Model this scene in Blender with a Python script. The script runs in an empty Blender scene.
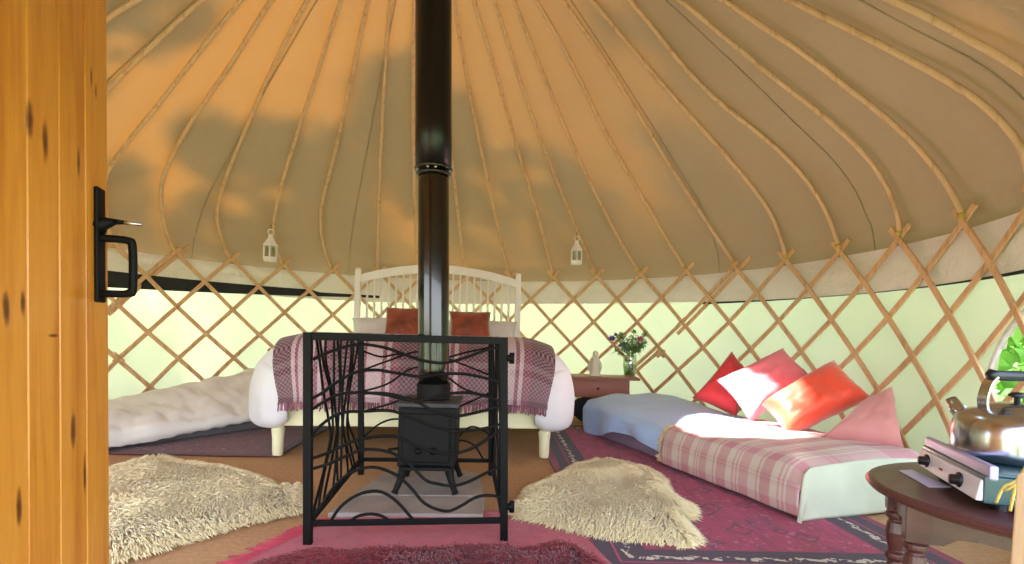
import bpy, bmesh, math, random
from mathutils import Vector, Matrix, noise
random.seed(7)
PI = math.pi
S = bpy.context.scene
COL = S.collection

# ------------------------------------------------------------------ camera model
F = 534.42; RO = .0262; SH = 56.2; H = .676
def ray(u, v):
    a = (u-512)/F; b = (v-282-SH)/F
    return a*math.cos(RO)+b*math.sin(RO), -(-a*math.sin(RO)+b*math.cos(RO))
def at(u, v, d):
    X, Z = ray(u, v); return Vector((d*X, d, H+d*Z))
def fl(u, v, z=0.0):
    X, Z = ray(u, v); t = (z-H)/Z; return Vector((t*X, t, z))
cam_d = bpy.data.cameras.new('camera'); cam = bpy.data.objects.new('camera', cam_d); COL.objects.link(cam)
cam_d.sensor_width = 36; cam_d.lens = F*36/1024; cam_d.shift_y = SH/1024; cam_d.clip_start = .02
cam.location = (0, 0, H)
cam.rotation_euler = (Matrix.Rotation(PI/2, 3, 'X') @ Matrix.Rotation(RO, 3, 'Z')).to_euler()
S.camera = cam
LEAN = -RO

# ------------------------------------------------------------------ helpers
class MB:
    def __init__(s): s.v = []; s.f = []; s.uv = None
    def add(s, vs, fs):
        n = len(s.v); s.v += [Vector(p) for p in vs]; s.f += [tuple(i+n for i in f) for f in fs]; return s
    def box(s, c, size, rot=None, M=None):
        hx, hy, hz = size[0]/2, size[1]/2, size[2]/2
        vs = [Vector((x*hx, y*hy, z*hz)) for x in (-1, 1) for y in (-1, 1) for z in (-1, 1)]
        if rot is not None: vs = [rot @ p for p in vs]
        vs = [p+Vector(c) for p in vs]
        if M is not None: vs = [M @ p for p in vs]
        return s.add(vs, [(0,1,3,2),(4,6,7,5),(0,4,5,1),(2,3,7,6),(0,2,6,4),(1,5,7,3)])
    def bar(s, p, q, w, t, side):
        # flat bar p->q, width w along 'side'-perpendicular, thickness t along side normal
        p = Vector(p); q = Vector(q); d = (q-p).normalized(); n = Vector(side); n = (n-d*n.dot(d)).normalized(); b = d.cross(n)
        vs = []
        for e in (p, q):
            for (i, j) in ((-1,-1),(1,-1),(1,1),(-1,1)): vs.append(e+b*w/2*i+n*t/2*j)
        return s.add(vs, [(0,1,2,3),(7,6,5,4),(0,4,5,1),(1,5,6,2),(2,6,7,3),(3,7,4,0)])
    def tube(s, pts, r, n=8, caps=True):
        pts = [Vector(p) for p in pts]; m = len(pts)
        rs = r if isinstance(r, (list, tuple)) else [r]*m
        t0 = (pts[1]-pts[0]).normalized(); a = Vector((0,0,1)) if abs(t0.z) < .9 else Vector((1,0,0))
        u = t0.cross(a).normalized(); vs = []
        for i, p in enumerate(pts):
            t = (pts[min(i+1, m-1)]-pts[max(i-1, 0)]).normalized()
            u = (u-t*u.dot(t)).normalized(); w = t.cross(u)
            for k in range(n):
                an = 2*PI*k/n; vs.append(p+(u*math.cos(an)+w*math.sin(an))*rs[i])
        fs = [(i*n+k, i*n+(k+1)%n, (i+1)*n+(k+1)%n, (i+1)*n+k) for i in range(m-1) for k in range(n)]
        if caps: fs += [tuple(range(n-1, -1, -1)), tuple(range((m-1)*n, m*n))]
        return s.add(vs, fs)
    def lathe(s, prof, n=24, c=(0,0,0), M=None, caps=True):
        vs = []; c = Vector(c)
        for (r, z) in prof:
            for k in range(n):
                a = 2*PI*k/n; p = Vector((r*math.cos(a), r*math.sin(a), z))+c
                vs.append(M @ p if M is not None else p)
        m = len(prof)
        fs = [(i*n+k, i*n+(k+1)%n, (i+1)*n+(k+1)%n, (i+1)*n+k) for i in range(m-1) for k in range(n)]
        if caps: fs += [tuple(range(n-1, -1, -1)), tuple(range((m-1)*n, m*n))]
        return s.add(vs, fs)
    def grid(s, nu, nv, fn, closed=False):
        n0 = len(s.v)
        vs = [Vector(fn(i/nu, j/nv)) for i in range(nu+1) for j in range(nv+1)]
        fs = [(i*(nv+1)+j, (i+1)*(nv+1)+j, (i+1)*(nv+1)+j+1, i*(nv+1)+j+1) for i in range(nu) for j in range(nv)]
        if s.uv is None: s.uv = {}
        for i in range(nu+1):
            for j in range(nv+1): s.uv[n0+i*(nv+1)+j] = (i/nu, j/nv)
        return s.add(vs, fs)
    def prism(s, poly, h, M=None, z0=0):
        n = len(poly); vs = [Vector((p[0], p[1], z0)) for p in poly]+[Vector((p[0], p[1], z0+h)) for p in poly]
        if M is not None: vs = [M @ p for p in vs]
        return s.add(vs, [tuple(range(n-1,-1,-1)), tuple(range(n, 2*n))]+[(i,(i+1)%n,n+(i+1)%n,n+i) for i in range(n)])
    def build(s, name, m, parent=None, smooth=False, bevel=0, solid=0, sub=0, world=False, fix=True, off=1):
        me = bpy.data.meshes.new(name)
        vs = s.v
        if parent is not None and world:
            inv = parent.matrix_basis.inverted() if parent.parent is None else parent.parent.matrix_basis.inverted()
            vs = [inv @ p for p in vs]
        me.from_pydata([tuple(p) for p in vs], [], s.f)
        if s.uv is not None:
            ul = me.uv_layers.new(name='UVMap')
            for l in me.loops: ul.data[l.index].uv = s.uv.get(l.vertex_index, (0, 0))
        if fix:
            bm = bmesh.new(); bm.from_mesh(me); bmesh.ops.recalc_face_normals(bm, faces=bm.faces); bm.to_mesh(me); bm.free()
        if smooth:
            for p in me.polygons: p.use_smooth = True
        me.materials.append(m)
        o = bpy.data.objects.new(name, me); COL.objects.link(o)
        if parent is not None: o.parent = parent
        if solid:
            md = o.modifiers.new('s', 'SOLIDIFY'); md.thickness = solid; md.offset = off
        if bevel:
            md = o.modifiers.new('b', 'BEVEL'); md.width = bevel; md.segments = 2; md.limit_method = 'ANGLE'; md.angle_limit = math.radians(40)
            if smooth is False:
                for p in me.polygons: p.use_smooth = False
        if sub:
            md = o.modifiers.new('u', 'SUBSURF'); md.levels = sub; md.render_levels = sub
        return o
def tag(o, label=None, cat=None, group=None, kind=None):
    if label: o['label'] = label
    if cat: o['category'] = cat
    if group: o['group'] = group
    if kind: o['kind'] = kind
    return o
def thing(name, label, cat, loc=(0,0,0), rz=0, group=None, kind=None):
    o = bpy.data.objects.new(name, None); COL.objects.link(o)
    o.location = loc; o.rotation_euler = (0, 0, rz); o.empty_display_size = .05
    o.matrix_basis = Matrix.Translation(Vector(loc)) @ Matrix.Rotation(rz, 4, 'Z')
    return tag(o, label, cat, group, kind)
def spline(pts, n=8):
    pts = [Vector(p) for p in pts]; out = []
    for i in range(len(pts)-1):
        p0 = pts[max(i-1,0)]; p1 = pts[i]; p2 = pts[i+1]; p3 = pts[min(i+2, len(pts)-1)]
        for k in range(n):
            t = k/n
            out.append(.5*((2*p1)+(p2-p0)*t+(2*p0-5*p1+4*p2-p3)*t*t+(3*p1-p0-3*p2+p3)*t**3))
    out.append(pts[-1]); return out
def lerp(a, b, t): return a+(b-a)*t
def interp(x, tab):
    if x <= tab[0][0]: return tab[0][1]
    for (a, b), (c, d) in zip(tab, tab[1:]):
        if x <= c: return b+(d-b)*(x-a)/(c-a)
    return tab[-1][1]
def nz(x, y, z=0, s=1): return noise.noise(Vector((x*s, y*s, z*s)))

# ------------------------------------------------------------------ materials
def lin(c):
    def g(x):
        x /= 255; return x/12.92 if x <= .04045 else ((x+.055)/1.055)**2.4
    return (g(c[0]), g(c[1]), g(c[2]), 1)
class NT:
    def __init__(s, name):
        s.m = bpy.data.materials.new(name); s.m.use_nodes = True; s.t = s.m.node_tree; s.t.nodes.clear()
        s.out = s.n('ShaderNodeOutputMaterial'); s.p = s.n('ShaderNodeBsdfPrincipled'); s.l(s.p.outputs[0], s.out.inputs[0])
    def n(s, k, **kw):
        x = s.t.nodes.new(k)
        for a, b in kw.items(): setattr(x, a, b)
        return x
    def l(s, a, b): s.t.links.new(a, b)
    def set(s, sock, v):
        if hasattr(v, 'is_output'): s.l(v, sock)
        else: sock.default_value = v
    def math(s, op, a, b=0.0, c=0.0):
        x = s.n('ShaderNodeMath', operation=op); s.set(x.inputs[0], a); s.set(x.inputs[1], b)
        if op in ('MULTIPLY_ADD',): s.set(x.inputs[2], c)
        return x.outputs[0]
    def noise(s, vec, scale=5, detail=3, rough=.5, dist=0):
        x = s.n('ShaderNodeTexNoise'); s.l(vec, x.inputs['Vector']); x.inputs['Scale'].default_value = scale
        x.inputs['Detail'].default_value = detail; x.inputs['Roughness'].default_value = rough; x.inputs['Distortion'].default_value = dist
        return x.outputs[0]
    def mapping(s, vec, scale=(1,1,1), rot=(0,0,0), loc=(0,0,0)):
        x = s.n('ShaderNodeMapping'); s.l(vec, x.inputs[0]); x.inputs['Scale'].default_value = scale
        x.inputs['Rotation'].default_value = rot; x.inputs['Location'].default_value = loc; return x.outputs[0]
    def obj(s): return s.n('ShaderNodeTexCoord').outputs['Object']
    def uv(s): return s.n('ShaderNodeTexCoord').outputs['UV']
    def ramp(s, fac, stops, const=False):
        x = s.n('ShaderNodeValToRGB'); s.l(fac, x.inputs[0]); r = x.color_ramp
        if const: r.interpolation = 'CONSTANT'
        while len(r.elements) < len(stops): r.elements.new(.5)
        for e, (p, c) in zip(r.elements, stops): e.position = p; e.color = c
        return x.outputs[0]
    def mix(s, fac, a, b, mode='MIX'):
        x = s.n('ShaderNodeMix', data_type='RGBA', blend_type=mode); s.set(x.inputs[0], fac)
        s.set(x.inputs[6], a); s.set(x.inputs[7], b); return x.outputs[2]
    def sep(s, vec):
        x = s.n('ShaderNodeSeparateXYZ'); s.l(vec, x.inputs[0]); return x.outputs
    def bump(s, h, st=.3, d=.01):
        x = s.n('ShaderNodeBump'); s.l(h, x.inputs['Height']); x.inputs['Strength'].default_value = st; x.inputs['Distance'].default_value = d
        s.l(x.outputs[0], s.p.inputs['Normal']); return x.outputs[0]
    def fin(s, col=None, rough=.7, metal=0, sheen=0, spec=None, coat=0):
        if col is not None: s.set(s.p.inputs['Base Color'], col)
        s.set(s.p.inputs['Roughness'], rough); s.p.inputs['Metallic'].default_value = metal
        if sheen: s.p.inputs['Sheen Weight'].default_value = sheen
        if spec is not None: s.p.inputs['Specular IOR Level'].default_value = spec
        if coat: s.p.inputs['Coat Weight'].default_value = coat
        return s.m
def mk(name, c, rough=.7, var=.12, scale=8, bump=.15, bscale=60, metal=0, sheen=0, spec=None, stretch=(1,1,1), coat=0):
    t = NT(name); o = t.mapping(t.obj(), stretch)
    a = lin(c); lo = tuple(x*(1-var) for x in a[:3])+(1,); hi = tuple(min(1, x*(1+var)) for x in a[:3])+(1,)
    col = t.ramp(t.noise(o, scale, 4), [(.3, lo), (.7, hi)])
    if bump: t.bump(t.noise(o, bscale, 3), bump, .004)
    return t.fin(col, rough, metal, sheen, spec, coat)

def canvas_mat(name, refl, trans, amt, folds=.3, scale=3):
    t = NT(name); o = t.obj()
    n = t.noise(t.mapping(o, (1,1,.5)), scale, 4, .55)
    c1 = t.mix(n, tuple(x*.86 for x in lin(refl)[:3])+(1,), lin(refl))
    d = t.n('ShaderNodeBsdfDiffuse'); t.l(c1, d.inputs[0])
    tr = t.n('ShaderNodeBsdfTranslucent'); c2 = t.mix(n, tuple(x*.85 for x in lin(trans)[:3])+(1,), lin(trans)); t.l(c2, tr.inputs[0])
    b = t.n('ShaderNodeBump'); b.inputs['Strength'].default_value = folds; b.inputs['Distance'].default_value = .03
    t.l(t.noise(o, scale*1.5, 5, .6, .4), b.inputs['Height']); t.l(b.outputs[0], d.inputs['Normal'])
    mx = t.n('ShaderNodeMixShader'); mx.inputs[0].default_value = amt; t.l(d.outputs[0], mx.inputs[1]); t.l(tr.outputs[0], mx.inputs[2])
    t.l(mx.outputs[0], t.out.inputs[0]); return t.m

def wood(name, c1, c2, knots=0, scale=1.0, axis='Z', rough=.45, ring=14, coat=0):
    t = NT(name); o = t.obj()
    st = {'Z': (1,1,.06), 'X': (.06,1,1), 'Y': (1,.06,1)}[axis]
    v = t.mapping(o, tuple(s*scale for s in st))
    g = t.noise(v, ring, 5, .6, .6); fine = t.noise(v, ring*9, 3, .6)
    col = t.ramp(g, [(.25, lin(c2)), (.5, lin(c1)), (.62, lin(c1)), (.8, lin(c2))])
    col = t.mix(t.math('MULTIPLY', fine, .35), col, tuple(x*.45 for x in lin(c2)[:3])+(1,))
    if knots:
        st2 = {'Z': (6,6,2.2), 'X': (2.2,6,6), 'Y': (6,2.2,6)}[axis]
        vv = t.n('ShaderNodeTexVoronoi'); t.l(t.mapping(o, tuple(knots*k for k in st2), loc=(.3,.2,.15)), vv.inputs['Vector']); vv.inputs['Scale'].default_value = 1.0
        k = t.ramp(vv.outputs['Distance'], [(.0, (1,1,1,1)), (.08, (.9,.9,.9,1)), (.13, (.25,.25,.25,1)), (.22, (0,0,0,1))])
        col = t.mix(k, col, lin((70, 30, 10)))
    t.bump(fine, .12, .002)
    return t.fin(col, rough, coat=coat)

M = {}
M['pine'] = wood('pine_door', (214,150,66), (178,108,34), knots=0, rough=.38, ring=9, coat=.2)
KN = [(.22,.98,.008,.035),(.262,1.0,.009,.03),(.06,1.16,.004,.02),(.042,1.14,.004,.018),(.112,.98,.005,.03),(.14,.49,.009,.035),(.325,.70,.008,.03),(.285,.71,.006,.02),(.20,.66,.016,.003),(.10,.40,.005,.04),(.30,.40,.007,.03),(.45,.9,.01,.04),(.55,.6,.01,.04),(.40,.3,.008,.03)]
def door_mat():
    t = NT('pine_door_boards'); o = t.obj(); r = t.n('ShaderNodeMapping'); t.l(o, r.inputs[0]); a = math.atan2(-.9625, .271); r.inputs['Rotation'].default_value = (0, 0, -a); v = r.outputs[0]
    xyz = t.sep(v); pid = t.math('FLOOR', t.math('DIVIDE', xyz[0], .092))
    cmb = t.n('ShaderNodeCombineXYZ'); t.l(t.math('MULTIPLY_ADD', pid, 3.7, xyz[0]), cmb.inputs[0]); t.l(xyz[1], cmb.inputs[1]); t.l(t.math('MULTIPLY', xyz[2], .07), cmb.inputs[2])
    # rings bend round the knots
    ksum = None
    for (ks, kz, kw, kh) in KN:
        dx = t.math('DIVIDE', t.math('SUBTRACT', xyz[0], ks), kw*1.35); dz = t.math('DIVIDE', t.math('SUBTRACT', xyz[2], kz), kh*1.15)
        d2 = t.math('ADD', t.math('MULTIPLY', dx, dx), t.math('MULTIPLY', dz, dz)); g = t.math('POWER', 2.718, t.math('MULTIPLY', d2, -1.3)); ksum = g if ksum is None else t.math('ADD', ksum, g)
    g1 = t.noise(cmb.outputs[0], 26, 5, .6, .5); fine = t.noise(cmb.outputs[0], 160, 3, .6)
    g2 = t.math('ADD', g1, t.math('MULTIPLY', ksum, .5))
    tone = t.noise(cmb.outputs[0], 6, 1)
    col = t.ramp(g1, [(.3, lin((196,118,30))), (.5, lin((222,150,52))), (.66, lin((228,160,64))), (.8, lin((190,110,28)))])
    col = t.mix(t.math('MULTIPLY', tone, .35), col, lin((176,98,22)))
    col = t.mix(t.math('MULTIPLY', fine, .3), col, lin((120,62,14)))
    kf = t.ramp(t.math('ADD', ksum, t.math('MULTIPLY', t.math('SUBTRACT', t.noise(o, 60, 3), .5), .5)), [(.28, (0,0,0,1)), (.6, (.6,.6,.6,1)), (.9, (.95,.95,.95,1))])
    col = t.mix(kf, col, lin((84,34,8)))
    t.bump(fine, .12, .002)
    return t.fin(col, .4, coat=.15)
M['pole'] = wood('ash_pole', (236,200,160), (196,152,108), scale=3, rough=.5, ring=8)
M['slat'] = wood('ash_slat', (238,196,152), (202,154,108), scale=3, rough=.55, ring=7)
M['black'] = mk('black_iron', (6,6,7), .6, .3, 30, .2, 90, spec=.18)
M['iron'] = mk('cast_iron', (11,11,12), .6, .25, 14, .3, 160, spec=.25)
M['ironmat'] = mk('stove_top', (66,66,68), .6, .25, 20, .25, 120, metal=.2)
M['flue'] = mk('black_enamel', (8,8,9), .16, .2, 8, .03, 20, spec=.6, coat=.3)
M['fluedark'] = mk('black_enamel_upper', (7,7,9), .34, .2, 8, .03, 20, spec=.4)
M['cream'] = mk('cream_paint', (232,226,186), .45, .05, 10, .05)
M['white_paint'] = mk('white_paint', (250,244,252), .45, .04, 10, .05)
M['duvet'] = mk('white_cotton', (226,224,232), .85, .05, 5, .35, 14, sheen=.2)
M['duvet2'] = mk('white_cotton_cover', (232,228,222), .85, .05, 5, .5, 10, sheen=.2)
M['blue'] = mk('pale_blue_cotton', (176,206,255), .85, .06, 5, .35, 13, sheen=.2)
M['mattress'] = mk('grey_lilac_ticking', (150,132,158), .85, .1, 7, .2, 60)
M['mattress2'] = mk('grey_ticking', (112,108,112), .9, .1, 7, .2, 60)
M['pillow'] = mk('white_pillow_cotton', (226,222,222), .85, .05, 8, .2, 20)
M['rust'] = mk('rust_velvet', (140,58,26), .5, .5, 9, .3, 40, sheen=.6)
M['red'] = mk('coral_red_cotton', (214,52,52), .8, .12, 7, .4, 18, sheen=.3)
M['pink'] = mk('pink_cotton', (232,122,138), .8, .1, 7, .4, 16, sheen=.3)
M['orange'] = mk('orange_red_silk', (236,72,40), .5, .12, 8, .5, 16, sheen=.5)
M['dusty'] = mk('dusty_pink_velvet', (204,132,128), .7, .12, 6, .3, 16, sheen=.6)
M['slate'] = mk('grey_slate', (160,148,142), .55, .22, 6, .35, 25)
M['coir'] = mk('coir_carpet', (186,142,98), .95, .16, 60, .6, 240)
M['grass'] = mk('grass', (112,122,84), .9, .3, 5, .5, 60)
M['leaf'] = mk('leaf', (150,200,80), .6, .3, 5, 0)
M['bark'] = mk('bark', (90,70,50), .9, .3, 10, .5, 30)
M['fur'] = mk('cream_fleece', (255,230,178), .9, .07, 9, 0, sheen=.4)
M['furred'] = mk('dark_red_fleece', (132,28,38), .85, .3, 12, 0, sheen=.3)
M['pinkrug'] = mk('rose_wool', (178,58,74), .95, .14, 25, .6, 150, sheen=.2)
M['mahog'] = wood('dark_mahogany', (88,46,44), (50,25,26), rough=.38, ring=10, axis='X', coat=.12)
M['redwood'] = wood('reddish_wood', (170,96,72), (138,72,52), rough=.4, ring=7, axis='X')
M['steel'] = mk('polished_steel', (200,200,206), .2, .03, 5, .02, 10, metal=1)
M['teal'] = mk('dark_teal_enamel', (22,58,66), .3, .1, 8, .05, 40, coat=.3)
M['lilac_metal'] = mk('brushed_silver', (176,164,196), .35, .06, 20, .05, 80, metal=.4)
M['panel_white'] = mk('white_enamel', (214,204,214), .35, .04, 20, .03)
M['knob'] = mk('black_plastic', (22,20,26), .35, .1, 20, .03)
M['bag'] = mk('dark_navy_cloth', (34,38,58), .85, .2, 12, .4, 60)
M['lantern'] = mk('white_lantern_metal', (248,244,250), .5, .05, 20, .1)
M['rope'] = mk('pale_twine', (206,180,96), .9, .2, 60, .5, 200)
M['paper'] = mk('lilac_card', (206,200,226), .7, .03, 20, 0)
M['dark'] = mk('dark_line_and_gap_shade', (40,44,46), .9, .15, 20, .2, 80)  # also the colour painted for shade in the left canvas gap
M['band'] = canvas_mat('cream_lining', (244,234,236), (250,240,232), .16, .9, 5)
M['roof'] = canvas_mat('roof_canvas', (176,164,149), (255,160,44), .026, .35, 2.0)
M['wallc'] = canvas_mat('wall_canvas', (224,230,204), (248,248,196), .23, .3, 2.2)
def glass(name, c=(1,1,1,1), tr=.9):
    t = NT(name); a = t.n('ShaderNodeBsdfTransparent'); a.inputs[0].default_value = c
    g = t.n('ShaderNodeBsdfGlossy'); g.inputs['Roughness'].default_value = .08
    mx = t.n('ShaderNodeMixShader'); mx.inputs[0].default_value = 1-tr; t.l(a.outputs[0], mx.inputs[1]); t.l(g.outputs[0], mx.inputs[2]); t.l(mx.outputs[0], t.out.inputs[0]); return t.m
M['vinyl'] = glass('clear_vinyl', (.95,.97,.93,1), .94)
M['glass'] = glass('clear_glass', (.86,.93,.86,1), .82)
M['water'] = glass('vase_water', (.72,.85,.7,1), .9)
M['flower_pink'] = mk('pink_petals', (206,110,150), .7, .2, 30, 0)
M['flower_purple'] = mk('purple_petals', (128,110,178), .7, .2, 30, 0)
M['flower_white'] = mk('white_petals', (232,232,222), .7, .05, 30, 0)
M['stem'] = mk('green_foliage', (120,162,90), .7, .25, 20, 0)
M['stone'] = mk('pale_figurine', (226,222,206), .6, .06, 20, .2)
M['wick'] = mk('candle_wax', (200,190,170), .6, .05)

def plaid(name, base, bands, cross, weave=120, sx=1, sy=1, cm=.38):
    # uv.x = along width (bands), uv.y = across
    t = NT(name); uv = t.sep(t.uv())
    fx = t.math('FRACT', t.math('MULTIPLY', uv[0], sx))
    col = t.ramp(fx, [(p, lin(c)) for p, c in bands], True)
    fy = t.math('FRACT', t.math('MULTIPLY', uv[1], sy))
    cc = t.ramp(fy, [(p, lin(c)) for p, c in cross], True)
    col = t.mix(cm, col, cc)
    w1 = t.math('SINE', t.math('MULTIPLY', uv[0], weave*2)); w2 = t.math('SINE', t.math('MULTIPLY', uv[1], weave))
    w = t.math('MULTIPLY', w1, w2)
    col = t.mix(t.math('MULTIPLY_ADD', w, .15, .13), col, lin(base))
    t.bump(w, .5, .006)
    return t.fin(col, .9, sheen=.2)
PL = (78,16,44); LI = (196,168,176); MA = (120,34,68)
M['throw'] = plaid('plum_plaid_wool', (236,214,220), [(0,PL),(.26,LI),(.32,MA),(.36,LI),(.55,LI),(.6,MA),(.66,LI),(.72,MA),(.84,PL)], [(0,PL),(.3,LI),(.4,MA),(.5,LI),(.85,PL)], 190, 4.2, 2, .16)
RP = (216,140,150); PC = (228,214,196); GN = (206,202,178); RD = (208,118,134)
M['pinkplaid'] = plaid('pink_plaid_wool', (232,214,204), [(0,RP),(.2,PC),(.24,RP),(.28,PC),(.32,RP),(.36,PC),(.5,RD),(.72,PC),(.78,RP),(.82,PC)], [(0,RP),(.25,PC),(.5,GN),(.55,RP),(.58,GN),(.62,RP),(.66,GN),(.75,PC)], 700, 3.4, 2.6)

def rug_mat(name, W, L, field, dark, cream, bw=.2):
    # object coords, rug centred at origin; border bands measured from the edge
    t = NT(name); o = t.obj(); s = t.sep(o)
    dx = t.math('SUBTRACT', W/2, t.math('ABSOLUTE', s[0])); dy = t.math('SUBTRACT', L/2, t.math('ABSOLUTE', s[1]))
    e = t.math('MINIMUM', dx, dy)
    along = t.math('ADD', s[0], s[1])
    zig = t.math('ABSOLUTE', t.math('SUBTRACT', t.math('FRACT', t.math('MULTIPLY', along, 9.0)), .5))
    nn = t.noise(o, 26, 3, .6); n2 = t.noise(t.mapping(o, (3, .6, 1)), 5, 4, .6)
    vor = t.n('ShaderNodeTexVoronoi', distance='MANHATTAN'); t.l(o, vor.inputs['Vector']); vor.inputs['Scale'].default_value = 7
    fcol = t.ramp(n2, [(.3, lin(field[0])), (.52, lin(field[1])), (.7, lin(field[2]))])
    motif = t.math('LESS_THAN', t.math('ABSOLUTE', t.math('SUBTRACT', vor.outputs['Distance'], .42)), .07)
    fcol = t.mix(t.math('MULTIPLY', motif, .55), fcol, lin(dark))
    fleck = t.math('MULTIPLY', t.math('GREATER_THAN', t.noise(o, 38, 1), .66), .5)
    fcol = t.mix(fleck, fcol, lin((196,120,140)))
    border = t.ramp(t.math('DIVIDE', e, bw), [(0, lin(field[0])), (.18, lin(dark)), (.42, lin(dark)), (.46, lin(field[1])), (.5, lin(dark)), (.93, lin(dark)), (.97, lin(field[0]))], True)
    # cream running zigzag in the middle of the border
    pos = t.math('SUBTRACT', e, t.math('MULTIPLY_ADD', zig, bw*.16, bw*.62))
    line = t.math('LESS_THAN', t.math('ABSOLUTE', pos), bw*.055)
    brk = t.math('GREATER_THAN', t.noise(o, 55, 2), .47)
    border = t.mix(t.math('MULTIPLY', line, brk), border, lin(cream))
    col = t.mix(t.math('LESS_THAN', e, bw), fcol, border)
    col = t.mix(t.math('MULTIPLY', nn, .35), col, tuple(x*.5 for x in lin(field[0])[:3])+(1,))
    t.bump(t.noise(o, 200, 3), .6, .004)
    return t.fin(col, .95, sheen=.15)

# ------------------------------------------------------------------ yurt geometry
CX, CY, R0 = -.4675, 2.7675, 2.5
TH0, DTH = -1.0036, .1679
ROWZ = [1.279, 1.064, .849, .645, .4515, .248, .045]
def Rz(z): return R0+.1119*(z-.676)
def cylp(th, z, dr=0):
    r = Rz(z)+dr; return Vector((CX+r*math.sin(th), CY+r*math.cos(th), z))
def rowz(r):
    if r <= 0: return ROWZ[0]-r*(.215)
    i = int(r); 
    if i >= 6: return ROWZ[6]-(r-6)*.2
    return lerp(ROWZ[i], ROWZ[i+1], r-i)
PROF = [(1.10,2.60),(1.30,2.575),(1.44,2.54),(1.57,2.475),(1.68,2.39),(1.78,2.29),(1.97,2.04),(2.2,1.75),(2.42,1.46),(2.66,1.13),(2.9,.78),(3.14,.42),(3.3,.2)]
def Rprof(z): return interp(z, PROF)
def on_roof(u, v):
    X, Z = ray(u, v); t = 7.0
    while t > .3:
        p = Vector((t*X, t, H+t*Z)); 
        if math.hypot(p.x-CX, p.y-CY) < Rprof(p.z)-.0 and p.z < 3.25: return p
        t -= .004
    return p

WL, WR = math.radians(-125), math.radians(122)
# window oval in the wall at right
wc = None
def cyl_hit(u, v):
    X, Z = ray(u, v); A = X*X+1; B = -2*(X*CX+CY); C_ = CX*CX+CY*CY-R0*R0
    t = (-B+math.sqrt(B*B-4*A*C_))/2/A; p = Vector((t*X, t, H+t*Z)); return math.atan2(p.x-CX, p.y-CY), p.z
wth, wz = cyl_hit(1036, 392); WA, WB = .31, .33      # half width (m), half height (m)
def in_win(th, z): return ((th-wth)*R0/WA)**2+((z-wz)/WB)**2 < 1
def wall_seg(name, t0, t1, hole=False):
    mb = MB(); nu = int((t1-t0)/(.0125 if hole else .05)); nv = 96 if hole else 24
    z0, z1 = -.01, 1.16
    keep = []
    vs = [cylp(lerp(t0, t1, i/nu), lerp(z0, z1, j/nv), .035+.008*nz(i/nu*(t1-t0)*6+t0*6, j/nv*2.5, 3)) for i in range(nu+1) for j in range(nv+1)]
    fs = []
    for i in range(nu):
        for j in range(nv):
            th = lerp(t0, t1, (i+.5)/nu); z = lerp(z0, z1, (j+.5)/nv)
            if hole and in_win(th, z): continue
            fs.append((i*(nv+1)+j, (i+1)*(nv+1)+j, (i+1)*(nv+1)+j+1, i*(nv+1)+j+1))
    mb.add(vs, fs); o = mb.build(name, M['wallc'], smooth=True); tag(o, kind='structure'); return o
wall_seg('wall_left', WL, -.62); wall_seg('wall_back', -.62, .62); wall_seg('wall_right', .62, WR, True)
# lining band below the roof edge + dark strips under it
def bandfn(zt, zb, dr, t0=WL, t1=WR, wav=.012):
    def fn(u, v):
        th = lerp(t0, t1, u); z = lerp(zb(th) if callable(zb) else zb, zt(th) if callable(zt) else zt, v)
        return cylp(th, z, dr+wav*nz(th*7, z*14, 1))
    return fn
m = MB(); m.grid(160, 8, bandfn(1.24, lambda th: 1.005+.015*math.sin(th*3), .022)); o = m.build('trim_1', M['band'], smooth=True); tag(o, kind='structure')
m = MB(); m.grid(60, 3, bandfn(lambda th: 1.075 if th < -.55 else 1.075-.02, lambda th: lerp(.955, 1.03, max(0, min(1, (th+1.2)/.8))), .014, WL, -.33, .004)); o = m.build('gap_shade_strip', M['dark'], smooth=True); tag(o, kind='structure')  # dark sheet drawn for the shade in the canvas gap
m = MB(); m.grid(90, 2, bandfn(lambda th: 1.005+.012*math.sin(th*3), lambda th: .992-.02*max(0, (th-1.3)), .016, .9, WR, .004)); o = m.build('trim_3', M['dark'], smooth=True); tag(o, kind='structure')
# window pane with a stitched rim
W1 = thing('window_1', None, None, (0,0,0), kind='structure')
m = MB(); n = 40
pts = [cylp(wth+WA/R0*1.06*math.cos(2*PI*k/n), wz+WB*1.06*math.sin(2*PI*k/n), .03) for k in range(n)]
m.tube(pts+[pts[0]], .012, 6, False); m.build('rim', M['band'], W1, smooth=True)
m = MB(); m.add(pts+[cylp(wth, wz, .03)], [(k, (k+1)%n, n) for k in range(n)]); m.build('pane', M['vinyl'], W1, fix=False)

# roof canvas
m = MB()
def rfn(u, v):
    th = lerp(math.radians(-180), math.radians(180), u)
    zs = 1.165+(3.16-1.165)*v; z = zs
    sag = .018*abs(math.sin((th-TH0)/DTH*PI))*min(1, (z-1.1)*3)*(1 if z < 3 else .3)
    r = Rprof(z)+.022+(.028 if z < 1.4 else .01)-0*sag+.010*nz(th*5, z*4, 2)
    return (CX+r*math.sin(th), CY+r*math.cos(th), z)
m.grid(240, 60, rfn)
o = m.build('ceiling', M['roof'], smooth=True); tag(o, kind='structure')
# canvas seams: thin welts running from crown to eave
m = MB()
for th in [TH0+DTH*k for k in (-2.45, .35, 3.35, 11.6, 14.45, 17.25)]:
    pts = []
    for k in range(30):
        z = lerp(1.2, 3.1, k/29); r = Rprof(z)+.018+(.024 if z < 1.4 else .008); pts.append((CX+r*math.sin(th), CY+r*math.cos(th), z))
    m.tube(pts, .004, 5)
o = m.build('trim_4', M['roof'], smooth=True); tag(o, kind='structure')

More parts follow.
